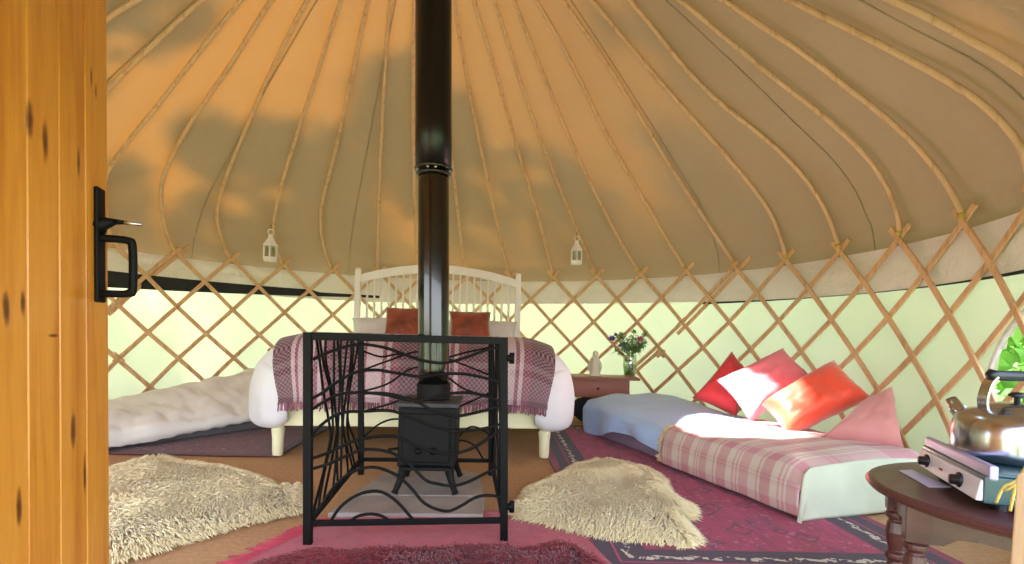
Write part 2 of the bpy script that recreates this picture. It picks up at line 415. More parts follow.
# floor + ground
m = MB(); m.lathe([(0.001,-.03),(2.62,-.03),(2.62,0),(.001,0)], 96, (CX, CY, 0), caps=False); o = m.build('floor', M['coir']); tag(o, kind='structure')
m = MB(); m.grid(40, 40, lambda u, v: ((u-.5)*50, (v-.5)*50+2, -.06+.25*max(0, math.hypot((u-.5)*50, (v-.5)*50)-7)*.2)); o = m.build('ground', M['grass']); tag(o, kind='structure')

# crown wheel
CZ = 3.14; CR = .40
cw = thing('crown_wheel', 'bent wooden crown ring above the stove where all roof poles meet', 'crown', (CX, CY, CZ))
m = MB(); m.tube([(CR*math.sin(2*PI*k/48), CR*math.cos(2*PI*k/48), .02) for k in range(49)], .03, 8, False); m.build('ring', M['pole'], cw, smooth=True)
for k in range(4):
    a = k*PI/4; m = MB(); m.tube([(CR*math.sin(a)*s, CR*math.cos(a)*s, .03+.16*(1-s*s)) for s in [x/6 for x in range(-6, 7)]], .011, 8); m.build('spoke', M['pole'], cw, smooth=True)

# roof poles
PX = {18:[(904,0),(958,30),(1024,64.5)],17:[(794.7,0),(859,30),(934,69.5),(983,99),(1018,134)],
16:[(728.5,0),(760,22),(809.6,54.6),(859,94),(904,129),(943.6,173.7),(963.5,208)],15:[(684,0),(760,64.5),(809,102),(859,144),(889,184),(902,223)],
14:[(634,0),(698.7,84),(760,131.5),(799.7,168.7),(824.5,203.5),(838,238)],13:[(594,0),(649,67),(708.6,134),(748,179),(773,213.6),(785.6,251)],
12:[(564.6,0),(609,64.6),(649,129),(689,194),(731,256)],11:[(537,0),(569.5,54.6),(602,124),(644,199),(681,261)],10:[(515,0),(549.7,89),(584,169),(619,238),(636,266)],
9:[(495,0),(530,109),(554.6,174),(577,228),(594,268)],8:[(473.5,0),(498,74.5),(518,149),(538,213.6),(552,270)],7:[(453.7,0),(468.6,84.5),(486,174),(508,268)],
6:[(434,0),(443,87),(453.7,174),(463.6,263)],5:[(414,0),(413,124),(416.4,268)],4:[(389,0),(381.6,124),(377,268)],
3:[(366.7,0),(352,74.5),(332,164),(322,199),(319.5,228.5),(328,264)],2:[(339,0),(314.6,79.5),(289.7,154),(270,228.5),(281,260)],1:[(305,0),(268,74.5),(238.4,144),(218.6,194),(216,223.5),(227,254)],
0:[(268,0),(233.5,59.6),(193.7,114),(164,169),(159,199),(167,240)],-1:[(238.4,0),(198.7,50),(149,114),(107,166)],-2:[(197,0),(107,87)],-3:[(134,0),(107,15)]}
def nodep(k, r=0, dr=0): return cylp(TH0+DTH*k, rowz(r), dr)
POLE_LABEL = {18:'roof pole crossing the top right corner, nearest of all',17:'second roof pole from the top right corner, ending past the right edge',
16:'roof pole landing on the lattice above the kettle, third from the right',15:'strongly bent roof pole landing right of the dusty pink cushion',
14:'roof pole landing above the orange cushion',13:'roof pole landing above the pink cushion',12:'roof pole landing at the doubled lattice slats above the red cushion',
11:'roof pole landing between the flower vase and the doubled slats',10:'roof pole landing above the flower vase',9:'roof pole with the right white lantern hanging beside it',
8:'first roof pole landing right of the white headboard',7:'roof pole landing on the right end of the headboard',6:'roof pole half hidden just right of the black flue',
5:'roof pole running down just left of the black flue',4:'roof pole landing behind the left half of the headboard',3:'bowed roof pole landing at the left headboard post',
2:'roof pole carrying the left white lantern',1:'bowed roof pole first to the left of the left lantern',0:'most strongly bowed roof pole, landing right of the door handle',
-1:'roof pole vanishing behind the door edge above the latch',-2:'roof pole cut by the door edge high up, second from top left',-3:'short visible stub of roof pole in the top left corner by the door'}
def pole_obj(pts, label, k):
    pts = spline(pts, 7)
    for _ in range(14): pts = [pts[0]]+[(pts[i-1]+pts[i]*2+pts[i+1])/4 for i in range(1, len(pts)-1)]+[pts[-1]]
    base = pts[0]
    t = thing('roof_pole', label, 'pole', base, group='steam-bent roof poles')
    mm = MB(); mm.tube(pts, .0135, 8); mm.build('rod', M['pole'], t, smooth=True, world=True)
    # cord lashing at the foot
    mm = MB(); d = (pts[3]-pts[2]).normalized()
    mm.tube([pts[2]-d*.012, pts[2]+d*.014], .0175, 8); mm.build('lashing', M['rope'], t, smooth=True, world=True)
for k in range(-3, 19):
    th = TH0+DTH*k
    if not (math.radians(-175) < th < math.radians(178)): continue
    foot = nodep(k, -.06, -.012)
    if k in PX:
        w = [on_roof(u, v) for u, v in PX[k]]
        # outside the frame the pole runs on to the crown ring
        a, b = w[0], w[1]
        azi = math.atan2(a.x-CX, a.y-CY)
        ra = math.hypot(a.x-CX, a.y-CY); top = []
        azi_end = azi if ra > .5 else azi
        if ra > CR+.12: 
            rm = (ra+CR)/2; zmid = lerp(a.z, CZ, .5); top = [Vector((CX+CR*math.sin(azi_end), CY+CR*math.cos(azi_end), CZ+.01)), Vector((CX+rm*math.sin(azi_end), CY+rm*math.cos(azi_end), zmid+.01))]
        w = top+w
        if k in (17, 18, -1, -2, -3):
            last = w[-1]; az = math.atan2(last.x-CX, last.y-CY); zz = last.z
            for z in (1.97, 1.78, 1.6, 1.42):
                if z < zz-.08: f_ = (zz-z)/(zz-1.279); a2 = lerp(az, th, f_); w.append(Vector((CX+Rprof(z)*math.sin(a2), CY+Rprof(z)*math.cos(a2), z)))
        pts = [foot]+w[::-1]
        # nudge inwards so the rods sit under the canvas
        pts = [pts[0]]+[p+Vector((CX-p.x, CY-p.y, 0)).normalized()*.012-Vector((0,0,.006)) for p in pts[1:]]
        pole_obj(pts, POLE_LABEL[k], k)
    elif k > 18 or k < -3:
        if math.radians(150) < abs(th) : continue
        pts = [foot]+[Vector((CX+(Rprof(z)-.014)*math.sin(th), CY+(Rprof(z)-.014)*math.cos(th), z)) for z in (1.42,1.6,1.78,1.97,2.4,2.8,3.13)]
        pole_obj(pts, 'roof pole behind the camera side of the yurt, outside the photograph', k)

# lattice: three panels of crossed slats
def slat(mb_parent, k, typ, off=0.0, rows=(-.28, 6.1), dr=0.0):
    # typ 1: '\' (moves +.5 node per row), typ -1: '/'
    mm = MB(); n = 24; pts = []
    r0, r1 = rows
    for i in range(n+1):
        r = lerp(r0, r1, i/n); th = TH0+DTH*(k+typ*.5*r); z = rowz(r)
        inn = .000 if typ == 1 else .013
        pts.append((cylp(th, z+off, -.012+inn+dr), th))
    w, tk = .030, .012; vs = []
    for i, (p, th) in enumerate(pts):
        q = pts[min(i+1, n)][0]; pp = pts[max(i-1, 0)][0]; d = (q-pp).normalized()
        nn = Vector((math.sin(th), math.cos(th), 0)); b = d.cross(nn).normalized()
        for (a, c) in ((-1,-1),(1,-1),(1,1),(-1,1)): vs.append(p+b*w/2*a+nn*tk/2*c)
    fs = [(i*4+j, i*4+(j+1)%4, (i+1)*4+(j+1)%4, (i+1)*4+j) for i in range(n) for j in range(4)]+[(3,2,1,0),(n*4,n*4+1,n*4+2,n*4+3)]
    mm.add(vs, fs); return mm.build('slat', M['slat'], mb_parent, bevel=.003, world=True)
def lattice(label, ks, kleft, kright):
    t = thing('lattice_panel', label, 'lattice', cylp(TH0+DTH*ks, 0), group='lattice wall panels')
    ends = []
    for h in range(int(kleft*2)-6, int(kright*2)+8):
        pass
    for typ in (1, -1):
        for k in range(int(kleft)-4, int(kright)+5):
            # clip slat to the panel: node position must stay within [kleft,kright]
            rs = [r*.1-.3 for r in range(0, 65) if kleft-.08 <= k+typ*.5*(r*.1-.3) <= kright+.08]
            if not rs or max(rs)-min(rs) < .8: continue
            slat(t, k, typ, 0.0, (max(-.28, min(rs)), min(6.1, max(rs))))
    return t
lattice('left lattice wall panel behind the door handle and floor duvet', -2, -6, 0)
# (doubled slats where panels overlap are the neighbouring panel's ends)
P2 = lattice('long lattice wall panel behind the headboard and flower vase', 6, 0, 12)
P3 = lattice('right lattice wall panel behind the cushions and kettle', 15, 12, 18.7)
slat(P2, 0.12, -1, 0.0, (-.28, 2.4), .02); slat(P3, 12.13, -1, 0.0, (-.28, 2.5), .02); slat(P3, 12.13, -1, 0.0, (3.2, 6.1), .02)
slat(P2, -.12, 1, 0, (3.6, 6.0), .02)
# rope ties at overlap joints
for PP, kk, rr in ((P2,-1,2),(P2,-1.0,3.9),(P2,0,0),(P3,12,0),(P3,11,2),(P3,10.6,3.35)):
    mm = MB(); c = nodep(kk, rr, -.016)
    th = TH0+DTH*kk; tt = Vector((math.cos(th), -math.sin(th), 0))
    for s_ in (-1, 1): mm.bar(c-tt*.035*s_-Vector((0,0,.03)), c+tt*.035*s_+Vector((0,0,.03)), .022, .02, Vector((math.sin(th), math.cos(th), 0)))
    mm.build('joint_lashing', M['slat'], PP, world=True, bevel=.004)

# ------------------------------------------------------------------ door (left)
dfar = Vector((-.819, 1.10, 0)); ddir = Vector((.271, -.9625, 0)).normalized(); dn = Vector((-ddir.y, ddir.x, 0))   # dn points into view (+x)
D1 = thing('door_1', None, None, dfar, kind='structure')
m = MB(); nP = 9; pw = .092
Ztop = 1.9
def dl(s, n, z): return dfar+ddir*s+dn*n+Vector((LEAN*1.2*(z-.3), 0, z))
for i in range(nP):
    a = i*pw+.0012; b = (i+1)*pw-.0012; c_ = .0018
    poly = [(a+c_,0),(b-c_,0),(b,-c_),(b,-.03),(a,-.03),(a,-c_)]
    vs = [dl(s, n, .03) for s, n in poly]+[dl(s, n, Ztop) for s, n in poly]
    k = len(poly); m.add(vs, [tuple(range(k-1,-1,-1)), tuple(range(k, 2*k))]+[(j,(j+1)%k,k+(j+1)%k,k+j) for j in range(k)])
m.build('planks', door_mat(), D1, world=True)
m = MB()
for z in (.35, 1.45): m.bar(dl(.0, -.045, z), dl(.82, -.045, z), .11, .03, dn)
m.build('ledge', M['pine'], D1, world=True, bevel=.004)
# handle hardware (pixel guided heights)
hz = lambda y: H+1.08*ray(100, y)[1]
sH = .046
m = MB(); m.bar(dl(sH, .004, hz(303)), dl(sH, .004, hz(191)), .034, .008, dn); m.build('handle_plate', M['black'], D1, world=True, bevel=.003)
m = MB(); zt, zb = hz(240), hz(294)
m.tube(spline([dl(sH, .0, zt), dl(sH, .035, zt), dl(sH, .052, zt-.002), dl(sH, .060, zt-.012), dl(sH, .060, zb+.012), dl(sH, .052, zb+.002), dl(sH, .035, zb), dl(sH, 0, zb)], 5), .0075, 10); m.build('pull_handle', M['black'], D1, world=True, smooth=True)
m = MB(); zl = hz(223)
m.tube([dl(sH, .0, zl-.012), dl(sH, .012, zl-.004), dl(sH, .03, zl)], [.02, .013, .006], 10)
m.tube([dl(sH, .03, zl), dl(sH, .045, zl)], [.006, .004], 8); m.build('thumb_latch', M['black'], D1, world=True, smooth=True)
m = MB(); m.tube([dl(sH, .04, zl), dl(sH-.005, .075, zl-.001)], [.0042, .003], 8); m.build('latch_bar', M['steel'], D1, world=True, smooth=True)

# jamb post at right edge of the doorway
p0 = at(1032, 620, .8); p1 = at(1046, 440, .8); dd = (p1-p0).normalized(); p0 = p0-dd*(p0.z/dd.z); p0.z = 0
jp = thing('wooden_post', 'leaning brown wooden post at the bottom right corner in front of the round table', 'post', p0)
m = MB(); m.bar(p0, p0+dd*.49, .04, .045, (1,0,0)); m.build('timber', M['pole'], jp, world=True, bevel=.005)

# ------------------------------------------------------------------ hearth, stove, flue
hb = thing('hearth_slab', 'grey slate hearth slabs lying under the iron stove', 'hearth', (-.38, 2.2, 0))
for poly in ([(-.655,1.95),(-.09,1.975),(-.095,2.20),(-.625,2.165)], [(-.63,2.175),(-.10,2.21),(-.14,2.56),(-.22,2.62),(-.585,2.6)]):
    m = MB(); m.prism(poly, .022, z0=0.001); m.build('slab', M['slate'], hb, world=True, bevel=.004)
SZ = .023
st = thing('wood_stove', 'small black cast iron wood burning stove inside the fire guard', 'stove', (-.345, 2.34, SZ), math.radians(2))
m = MB(); m.box((0,0,.235), (.235,.30,.25)); m.box((0,0,.105), (.20,.26,.02)); m.build('body', M['iron'], st, bevel=.008)
m = MB(); m.box((0,0,.369), (.26,.325,.018)); m.build('top_plate', M['ironmat'], st, bevel=.004)
m = MB(); m.box((0,-.156,.235), (.19,.014,.2)); m.build('door', M['iron'], st, bevel=.006)
m = MB()
for sx in (-.03, .03): m.lathe([(.0,0),(.015,0),(.015,.008),(.0,.012)], 14, M=Matrix.Translation((sx,-.162,.185)) @ Matrix.Rotation(PI/2,4,'X'))
m.build('air_vent', M['iron'], st, smooth=True)
m = MB(); m.tube([(-.115,-.15,.19),(-.135,-.165,.19),(-.15,-.17,.185)], [.006,.006,.01], 8); m.build('door_handle', M['iron'], st, smooth=True)
m = MB(); m.box((0,-.175,.118), (.2,.05,.012)); m.build('ash_lip', M['iron'], st, bevel=.003)
for sx in (-1, 1):
    for sy in (-1, 1):
        m = MB(); a = Vector((sx*.09, sy*.12, .12)); b = Vector((sx*.125, sy*.15, .006))
        m.tube(spline([a, lerp(a, b, .45)-Vector((sx*.004,0,0)), b], 4), [.024,.022,.02,.018,.016,.014,.013,.012,.015], 8); m.build('leg', M['iron'], st, smooth=True)
# flue leans with the whole pipe run
FB = Vector((-.336, 2.34, .402))
fp = thing('flue_pipe', 'tall glossy black flue pipe rising from the stove to the roof', 'flue pipe', FB)
def ftop(z): return Vector((FB.x+LEAN*(z-FB.z), FB.y, z))
zj = H+2.34*ray(434, 168)[1]
def fsec(name, z0, z1, r, mat, rings=()):
    m = MB(); ps = [ftop(lerp(z0, z1, i/12)) for i in range(13)]; m.tube(ps, r, 40); m.build(name, mat, fp, smooth=True, world=True, bevel=0)
fsec('base_collar', .402, .47, .0735, M['iron']); fsec('lower_pipe', .46, zj, .0675, M['flue']); fsec('upper_pipe', zj, 3.75, .079, M['fluedark'])
m = MB()
for dz, rr in ((-.03,.0735),(-.006,.081)):
    c = ftop(zj+dz); m.tube([c-Vector((0,0,.007)), c, c+Vector((0,0,.007))], [rr, rr+.004, rr], 40)
m.build('joint_band', M['flue'], fp, smooth=True, world=True)
m = MB()
for dx in (-.012, .02):
    c = ftop(zj-.018)+Vector((dx, -.079, 0)); m.lathe([(0,0),(.006,0),(.006,.006),(0,.008)], 10, M=Matrix.Translation(c) @ Matrix.Rotation(PI/2,4,'X'))
m.build('band_screw', M['steel'], fp, smooth=True, world=True)

# ------------------------------------------------------------------ fire guard
GT = .678
gFL = fl(308,547); gFR = fl(504,543); gBL = fl(361,475); gBR = fl(491,476)
fg = thing('fire_guard', 'black wrought iron fire guard with wavy bars around the stove', 'fire guard', ((gFL+gFR+gBL+gBR)/4).to_2d().to_3d())
def lean(p): return Vector((p.x+LEAN*p.z, p.y, p.z))
def gp(A, B, s, z): p = lerp(A, B, s); return lean(Vector((p.x, p.y, z)))
up = Vector((0,0,1))
for A in (gFL, gFR, gBL, gBR):
    m = MB(); m.bar(lean(Vector((A.x,A.y,0.003))), lean(Vector((A.x,A.y,GT))), .026, .022, (0,1,0)); m.build('post', M['black'], fg, world=True, bevel=.002)
def panel(name, A, B):
    n = (B-A).normalized(); n = Vector((n.y, -n.x, 0))
    t = MB(); t.bar(gp(A,B,0,GT-.012), gp(A,B,1,GT-.012), .024, .018, n); t.build('top_rail', M['black'], fg, world=True, bevel=.002)
    t = MB(); t.bar(gp(A,B,0,.075), gp(A,B,1,.075), .018, .016, n); t.build('bottom_rail', M['black'], fg, world=True, bevel=.002)
pf = panel('front_frame', gFL, gFR); pl = panel('left_frame', gFL, gBL); pb = panel('back_frame', gBL, gBR); pr = panel('right_frame', gFR, gBR)
def on_plane(A, B, u, v):
    X, Z = ray(u, v); n = Vector(((B-A).y, -(B-A).x, 0)).normalized()
    t = (A.x*n.x+A.y*n.y)/(X*n.x+1*n.y); return Vector((X*t, t, H+Z*t))
BARS = [[(309,361),(333,350.5),(354,345),(367,344.6),(386,348),(400,352.7),(421,360),(443,363),(464,358),(485,350.5),(503,346)],
[(309,400),(322,393),(333,384.6),(354,373),(375,370),(396,373),(421,376.7),(443,374),(464,374),(485,378),(504,383.5)],
[(308,412),(326,400.5),(341,394),(364.5,392.7),(386,395),(400,398.4),(413,400.5),(432,398.4),(447,394),(468,392.7),(485,396),(503,402.7)],
[(309,440),(318,428),(333,416.5),(347,412),(364.5,411.5),(381.5,410.5),(396,412),(413,418.6),(432,426),(453,431),(474.5,430),(491.5,427),(503,423)],
[(364.5,393),(390,394),(416,401.6),(432,410),(453,416),(474.5,413),(503,405)],
[(308,460),(330,452),(351,442),(370,437.5),(385,436.4),(400,437.5),(417,446),(434,452),(451,454),(468,450),(485,440.6),(503,429)],
[(308,470),(328,464),(347,455.5),(362,450),(375,449.6),(392,453),(410,465),(425.5,480),(438,484),(453,485.7),(468,482),(485,473.6),(502,466)],
[(311,524),(322,504.5),(334.7,486),(349.6,473.6),(364.5,468),(379,468),(396,475),(410,487),(423,502),(436,509),(449,511),(461.7,505.5),(474.5,498),(487,495.5),(501,497)],
[(329,524),(339,508.7),(351.7,498),(366.6,492),(381.5,492),(396,501),(409,515),(417,524)],
[(347.5,524),(356,517),(369,514),(381.5,516),(394,524)]]
for b in BARS:
    m = MB(); m.tube(spline([on_plane(gFL, gFR, u, v) for u, v in b], 5), .0052, 7); m.build('wavy_bar', M['black'], fg, world=True, smooth=True)
for i in range(10):                                                    # left side: upright bars pinched at mid height
    s0 = .08+.093*i; pts = []
    for z, k in ((GT-.02,1.0),(.58,.86+.1*math.sin(i)),(.46,.62),(.36,.42),(.29,.40),(.2,.7),(.12,1.0),(.08,1.12)):
        pts.append(gp(gFL, gBL, .5+(s0-.5)*k+.03*math.sin(i*2+z*12), z))
    m = MB(); m.tube(spline(pts, 4), .0048, 7); m.build('upright_bar', M['black'], fg, world=True, smooth=True)
for i in range(6):
    s0 = .1+.16*i; pts = [gp(gFR, gBR, s0+.05*math.sin(i*1.7+z*10), z) for z in (GT-.02,.56,.45,.34,.23,.14,.08)]
    m = MB(); m.tube(spline(pts, 4), .0048, 7); m.build('upright_bar', M['black'], fg, world=True, smooth=True)
BB = [[(.0,.60),(.15,.57),(.3,.585),(.55,.56),(.8,.60),(1,.63)],[(0,.50),(.2,.55),(.45,.60),(.7,.56),(1,.49)],[(0,.40),(.2,.44),(.4,.52),(.6,.5),(.8,.42),(1,.39)],
[(0,.30),(.2,.34),(.35,.36),(.6,.30),(.8,.35),(1,.41)],[(0,.17),(.15,.25),(.3,.27),(.5,.22),(.7,.18),(.85,.24),(1,.20)],[(.62,.08),(.72,.16),(.8,.17),(.88,.14),(.94,.08)]]
for b in BB:
    m = MB(); m.tube(spline([gp(gBL, gBR, s, z) for s, z in b], 6), .0048, 7); m.build('wavy_bar', M['black'], fg, world=True, smooth=True)
for y in (358, 506):
    c = on_plane(gFL, gFR, 510, y); m = MB(); m.tube([c+Vector((-.012,-.006,0)), c+Vector((.014,-.006,0))], .012, 10); m.tube([c+Vector((.006,-.006,-.018)), c+Vector((.006,-.006,.018))], .009, 10)
    m.build('hinge', M['black'], fg, world=True, smooth=True)

# ------------------------------------------------------------------ bed
BA = math.radians(4.5)
BO = Vector((-.53, 2.965, 0))
def B_(x, y, z): return Matrix.Translation(BO) @ Matrix.Rotation(BA, 4, 'Z') @ Vector((x, y, z))
bed = thing('bed_frame', 'cream painted double bed frame with arched spindle headboard', 'bed', BO, BA)
for sx in (-1, 1):
    m = MB()
    m.lathe([(.026,0),(.029,.02),(.031,.10),(.036,.145),(.028,.155),(.036,.17),(.036,.18)], 20, (sx*.73, 0, .006)); m.box((sx*.73, 0, .285), (.07,.07,.21))
    m.build('leg', M['cream'], bed, bevel=.003)
m = MB(); m.box((0, 0, .275), (1.40,.035,.21)); m.build('footboard', M['cream'], bed, bevel=.006)
for sx in (-1, 1):
    m = MB(); m.box((sx*.725, .97, .27), (.03, 1.88, .15)); m.build('side_rail', M['cream'], bed, bevel=.004)
m = MB(); m.box((0,.97,.315), (1.40,1.86,.02)); m.build('slat_base', M['cream'], bed)
hbz = Vector
for sx in (-1, 1):
    m = MB(); m.box((sx*.73, 1.95, .635), (.05,.05,1.26)); m.lathe([(.02,0),(.028,.006),(.02,.012),(.001,.014)], 14, (sx*.73,1.95,1.265)); m.build('headboard_post', M['white_paint'], bed, bevel=.004)
def arch(x): return 1.205+.115*(1-(x/.72)**2)
m = MB(); n = 24; vs = []
for i in range(n+1):
    x = -.71+1.42*i/n; z = arch(x); vs += [(x,1.932,z+.01),(x,1.968,z+.01),(x,1.968,z-.065),(x,1.932,z-.065)]
m.add(vs, [(i*4+j, i*4+(j+1)%4, (i+1)*4+(j+1)%4, (i+1)*4+j) for i in range(n) for j in range(4)]+[(0,1,2,3),(n*4+3,n*4+2,n*4+1,n*4)])
m.build('arched_rail', M['white_paint'], bed, bevel=.004)
m = MB(); m.box((0,1.95,.60), (1.42,.034,.07)); m.build('lower_rail', M['white_paint'], bed, bevel=.004)
for i in range(21):
    x = -.645+1.29*i/20; m = MB(); m.tube([(x,1.95,.62),(x,1.95,arch(x)-.05)], .0095, 8); m.build('spindle', M['white_paint'], bed, smooth=True)
# mattress
m = MB(); m.box((0,.96,.42), (1.40,1.86,.18)); o = m.build('mattress', M['pillow'], smooth=False, bevel=.04); o.location = BO; o.rotation_euler = (0,0,BA)
tag(o, 'thick white mattress on the double bed under the duvet', 'mattress')
# duvet: draped profile, puffed sides
DP = [(-.73,.215),(-.79,.175),(-.86,.20),(-.875,.30),(-.872,.40),(-.83,.52),(-.72,.60),(-.5,.632),(-.2,.638),(.2,.638),(.5,.632),(.72,.60),(.83,.52),(.872,.40),(.875,.30),(.86,.20),(.79,.175),(.73,.215)]
DPs = spline([Vector((a,b,0)) for a, b in DP], 5)
def duvet_pt(u, v):
    i = u*(len(DPs)-1); a = DPs[int(i)]; b = DPs[min(int(i)+1, len(DPs)-1)]; p = lerp(a, b, i-int(i))
    y = lerp(-.035, 1.55, v); x, z = p.x, p.y
    e = max(0, 1-v/.07); z2 = z
    if z > .5: z2 = z-.05*e*e
    side = min(1, max(0, (abs(x)-.6)/.3))
    x += math.copysign(.03*math.sin(v*26+x)*side+.03*nz(y*3, z*4, x)*side, x)
    k = 1-.1*e*e; x *= k
    z2 += .012*nz(x*4, y*4, 5)+.018*side*nz(y*5, z*3, 8)
    return (x, y, z2)
m = MB(); m.grid((len(DPs)-1)*2, 60, duvet_pt)
def foot_cap(u, v):
    p = Vector(duvet_pt(u, 0)); zc = .33; xc = max(-.66, min(.66, p.x)); q = lerp(Vector((xc, 0, max(zc, min(p.z, .40)))), p, v)
    q.y = -.035-.045*math.sqrt(max(0, 1-v*v)); q.z += 0; return q
m.grid((len(DPs)-1)*2, 10, foot_cap)
# close the foot end
o = m.build('duvet', M['duvet'], smooth=True, solid=.02, off=1); o.location = BO; o.rotation_euler = (0,0,BA)
bm = bmesh.new(); bm.from_mesh(o.data); bmesh.ops.remove_doubles(bm, verts=bm.verts, dist=.004); bmesh.ops.recalc_face_normals(bm, faces=bm.faces)
for _ in range(5): bmesh.ops.smooth_vert(bm, verts=[v_ for v_ in bm.verts if v_.co.y < .12 and not v_.is_boundary], factor=.5, use_axis_x=True, use_axis_y=True, use_axis_z=True)
bm.to_mesh(o.data); bm.free()
for p_ in o.data.polygons: p_.use_smooth = True
tag(o, 'puffy white duvet hanging over both sides of the double bed', 'duvet')
m = MB()
def fe(u, v):
    a = DPs[int(u*(len(DPs)-1))]; c = Vector((a.x*.88, .40, 0)); q = lerp(c, a, v); return (q.x*.93, -.03-.012*(1-v*v), min(q.y, .60) if q.y > .215 else .215)
# throw over the foot of the bed
TP = [(.62,.668),(.4,.674),(.2,.674),(.06,.665),(-.03,.645),(-.085,.60),(-.11,.53),(-.118,.45),(-.116,.36),(-.112,.315)]
TPs = spline([Vector((a,b,0)) for a, b in TP], 5)
def throw_pt(u, v):
    x = lerp(-.735, .765, u); i = v*(len(TPs)-1); a = TPs[int(i)]; b = TPs[min(int(i)+1, len(TPs)-1)]; p = lerp(a, b, i-int(i))
    y, z = p.x, p.y; hang = max(0, min(1, (.6-z)/.25))
    d = max(0, abs(x)-.60)
    if hang <= 0: z -= .9*d*d*1.6; 
    else: z -= .45*d*(1-hang*.6)*.6
    z -= (.9*d*d*1.6-.0)*(1-hang) if hang > 0 else 0
    y += .014*math.sin(x*17)*hang+.018*nz(x*5, z*3, 4)*hang
    z += .006*nz(x*8, y*8, 2)+.012*hang*nz(x*3, 1, 1)
    x -= math.copysign(.05*hang*min(1, abs(x)/.8)*(abs(x)/.8)**3, x)
    return (x, y, z)
m = MB(); m.grid(120, 60, throw_pt)
tb = thing('throw_blanket', 'plum and lilac plaid woollen throw hanging over the foot of the bed', 'blanket', BO, BA)
m.build('cloth', M['throw'], tb, smooth=True, solid=.008)
m = MB(); random.seed(3)
for i in range(230):
    u = (i+random.random()*.6)/230; p = Vector(throw_pt(u, 1)); q = p+Vector((random.uniform(-.008,.008), random.uniform(-.012,.006), -random.uniform(.03,.05)))
    m.tube([p+Vector((0,0,.006)), lerp(p, q, .5)+Vector((random.uniform(-.003,.003),0,0)), q], [.0035,.003,.0035], 4)
m.build('fringe', M['throw'], tb, kind='stuff') if False else None
fr = MB(); fr.v = m.v; fr.f = m.f; o = fr.build('fringe', mk('plum_lilac_yarn', (150,96,118), .9, .5, 12, 0), tb); o['kind'] = 'stuff'

# pillows from four corner points
def pillow4(name, mat, c, th, label, cat, group=None, wr=.012, seed=0, pin=.35):
    # c: corners in order around; th: thickness
    c = [Vector(p) for p in c]; ctr = sum(c, Vector())/4
    nrm = (c[1]-c[0]).cross(c[3]-c[0]).normalized()
    mb = MB(); n = 22
    def fn(u, v, s):
        a, b = 2*u-1, 2*v-1
        # pull edge midpoints in a little so the corners stand out
        uu = .5+a/2*(1-.075*(1-b*b)); vv = .5+b/2*(1-.075*(1-a*a))
        p = lerp(lerp(c[0], c[1], uu), lerp(c[3], c[2], uu), vv)
        h = (max(0, 1-a**4)*max(0, 1-b**4))**.55
        w = wr*(nz(u*5+seed, v*5, seed)+.5*nz(u*11, v*11+seed, seed))*h
        # seam puckers
        pk = .006*math.sin((u+v)*40)*math.exp(-6*(1-max(abs(a), abs(b))))*h
        return p+nrm*(s*(th/2*h)+w+pk)
    mb.grid(n, n, lambda u, v: fn(u, v, 1)); mb.grid(n, n, lambda u, v: fn(u, v, -1))
    ctrb = Vector((ctr.x, ctr.y, min(p.z for p in c)))
    mb.v = [p-ctrb for p in mb.v]
    o = mb.build(name, mat, smooth=True); 
    bm = bmesh.new(); bm.from_mesh(o.data); bmesh.ops.remove_doubles(bm, verts=bm.verts, dist=.0008); bmesh.ops.recalc_face_normals(bm, faces=bm.faces); bm.to_mesh(o.data); bm.free()
    for p in o.data.polygons: p.use_smooth = True
    o.location = ctrb; tag(o, label, cat, group); return o
def P(*a): return at(*a)
pillow4('pillow', M['pillow'], [P(352,344,4.58),P(428,344,4.62),P(428,318,4.76),P(352,318,4.72)], .13, 'white bed pillow against the left half of the headboard', 'pillow', 'white bed pillows', seed=1)
pillow4('pillow', M['pillow'], [P(444,346,4.62),P(518,347,4.66),P(517,322,4.80),P(444,320,4.76)], .13, 'white bed pillow against the right half of the headboard', 'pillow', 'white bed pillows', seed=2)
pillow4('cushion', M['rust'], [P(383,339,4.38),P(422,340,4.40),P(421,308,4.52),P(386,307,4.50)], .11, 'rust brown velvet cushion on the bed left of the flue', 'cushion', 'rust cushions on the bed', seed=3)
pillow4('cushion', M['rust'], [P(449,340,4.40),P(491,340,4.42),P(491,312,4.55),P(449,311,4.52)], .11, 'rust brown velvet cushion on the bed right of the flue', 'cushion', 'rust cushions on the bed', seed=4)

# ------------------------------------------------------------------ floor bed on the left
LP = Vector((-2.17, 2.91, 0)); La = math.atan2(.843, .537)
m = MB(); m.box((.45,.35,.065), (1.42,.68,.11)); o = m.build('floor_mattress', M['mattress2'], bevel=.02); o.location = LP; o.rotation_euler = (0,0,La)
tag(o, 'thin grey floor mattress under white bedding by the left wall', 'mattress')
def ld(u, v):
    # u along, v across: hangs over the near side (local y<0), top towards wall
    x = lerp(-.30, 1.12, u)
    pr = [(-.045,.035),(-.06,.07),(-.05,.12),(.02,.155),(.12,.185),(.3,.205),(.5,.20),(.62,.17),(.68,.13)]
    i = v*(len(pr)-1); a = pr[int(i)]; b = pr[min(int(i)+1, len(pr)-1)]; t = i-int(i)
    y = lerp(a[0], b[0], t); z = lerp(a[1], b[1], t)
    rise = interp(u, [(0,0),(.35,.01),(.7,.09),(1,.15)])
    z += rise*min(1, max(0, (y+.05)/.35))+ .028*nz(x*3.4, y*4, 1)*min(1, v*4)+.024*nz(x*8, y*10, 4)*min(1, v*4)+.010*nz(x*20, y*16, 4)
    lift = interp(u, [(0,0),(.3,.01),(.6,.05),(1,.09)]); 
    if v < .3: z += lift*(1-v/.3)
    y += .02*nz(x*5, z*6, 3)
    return (x, y, z)
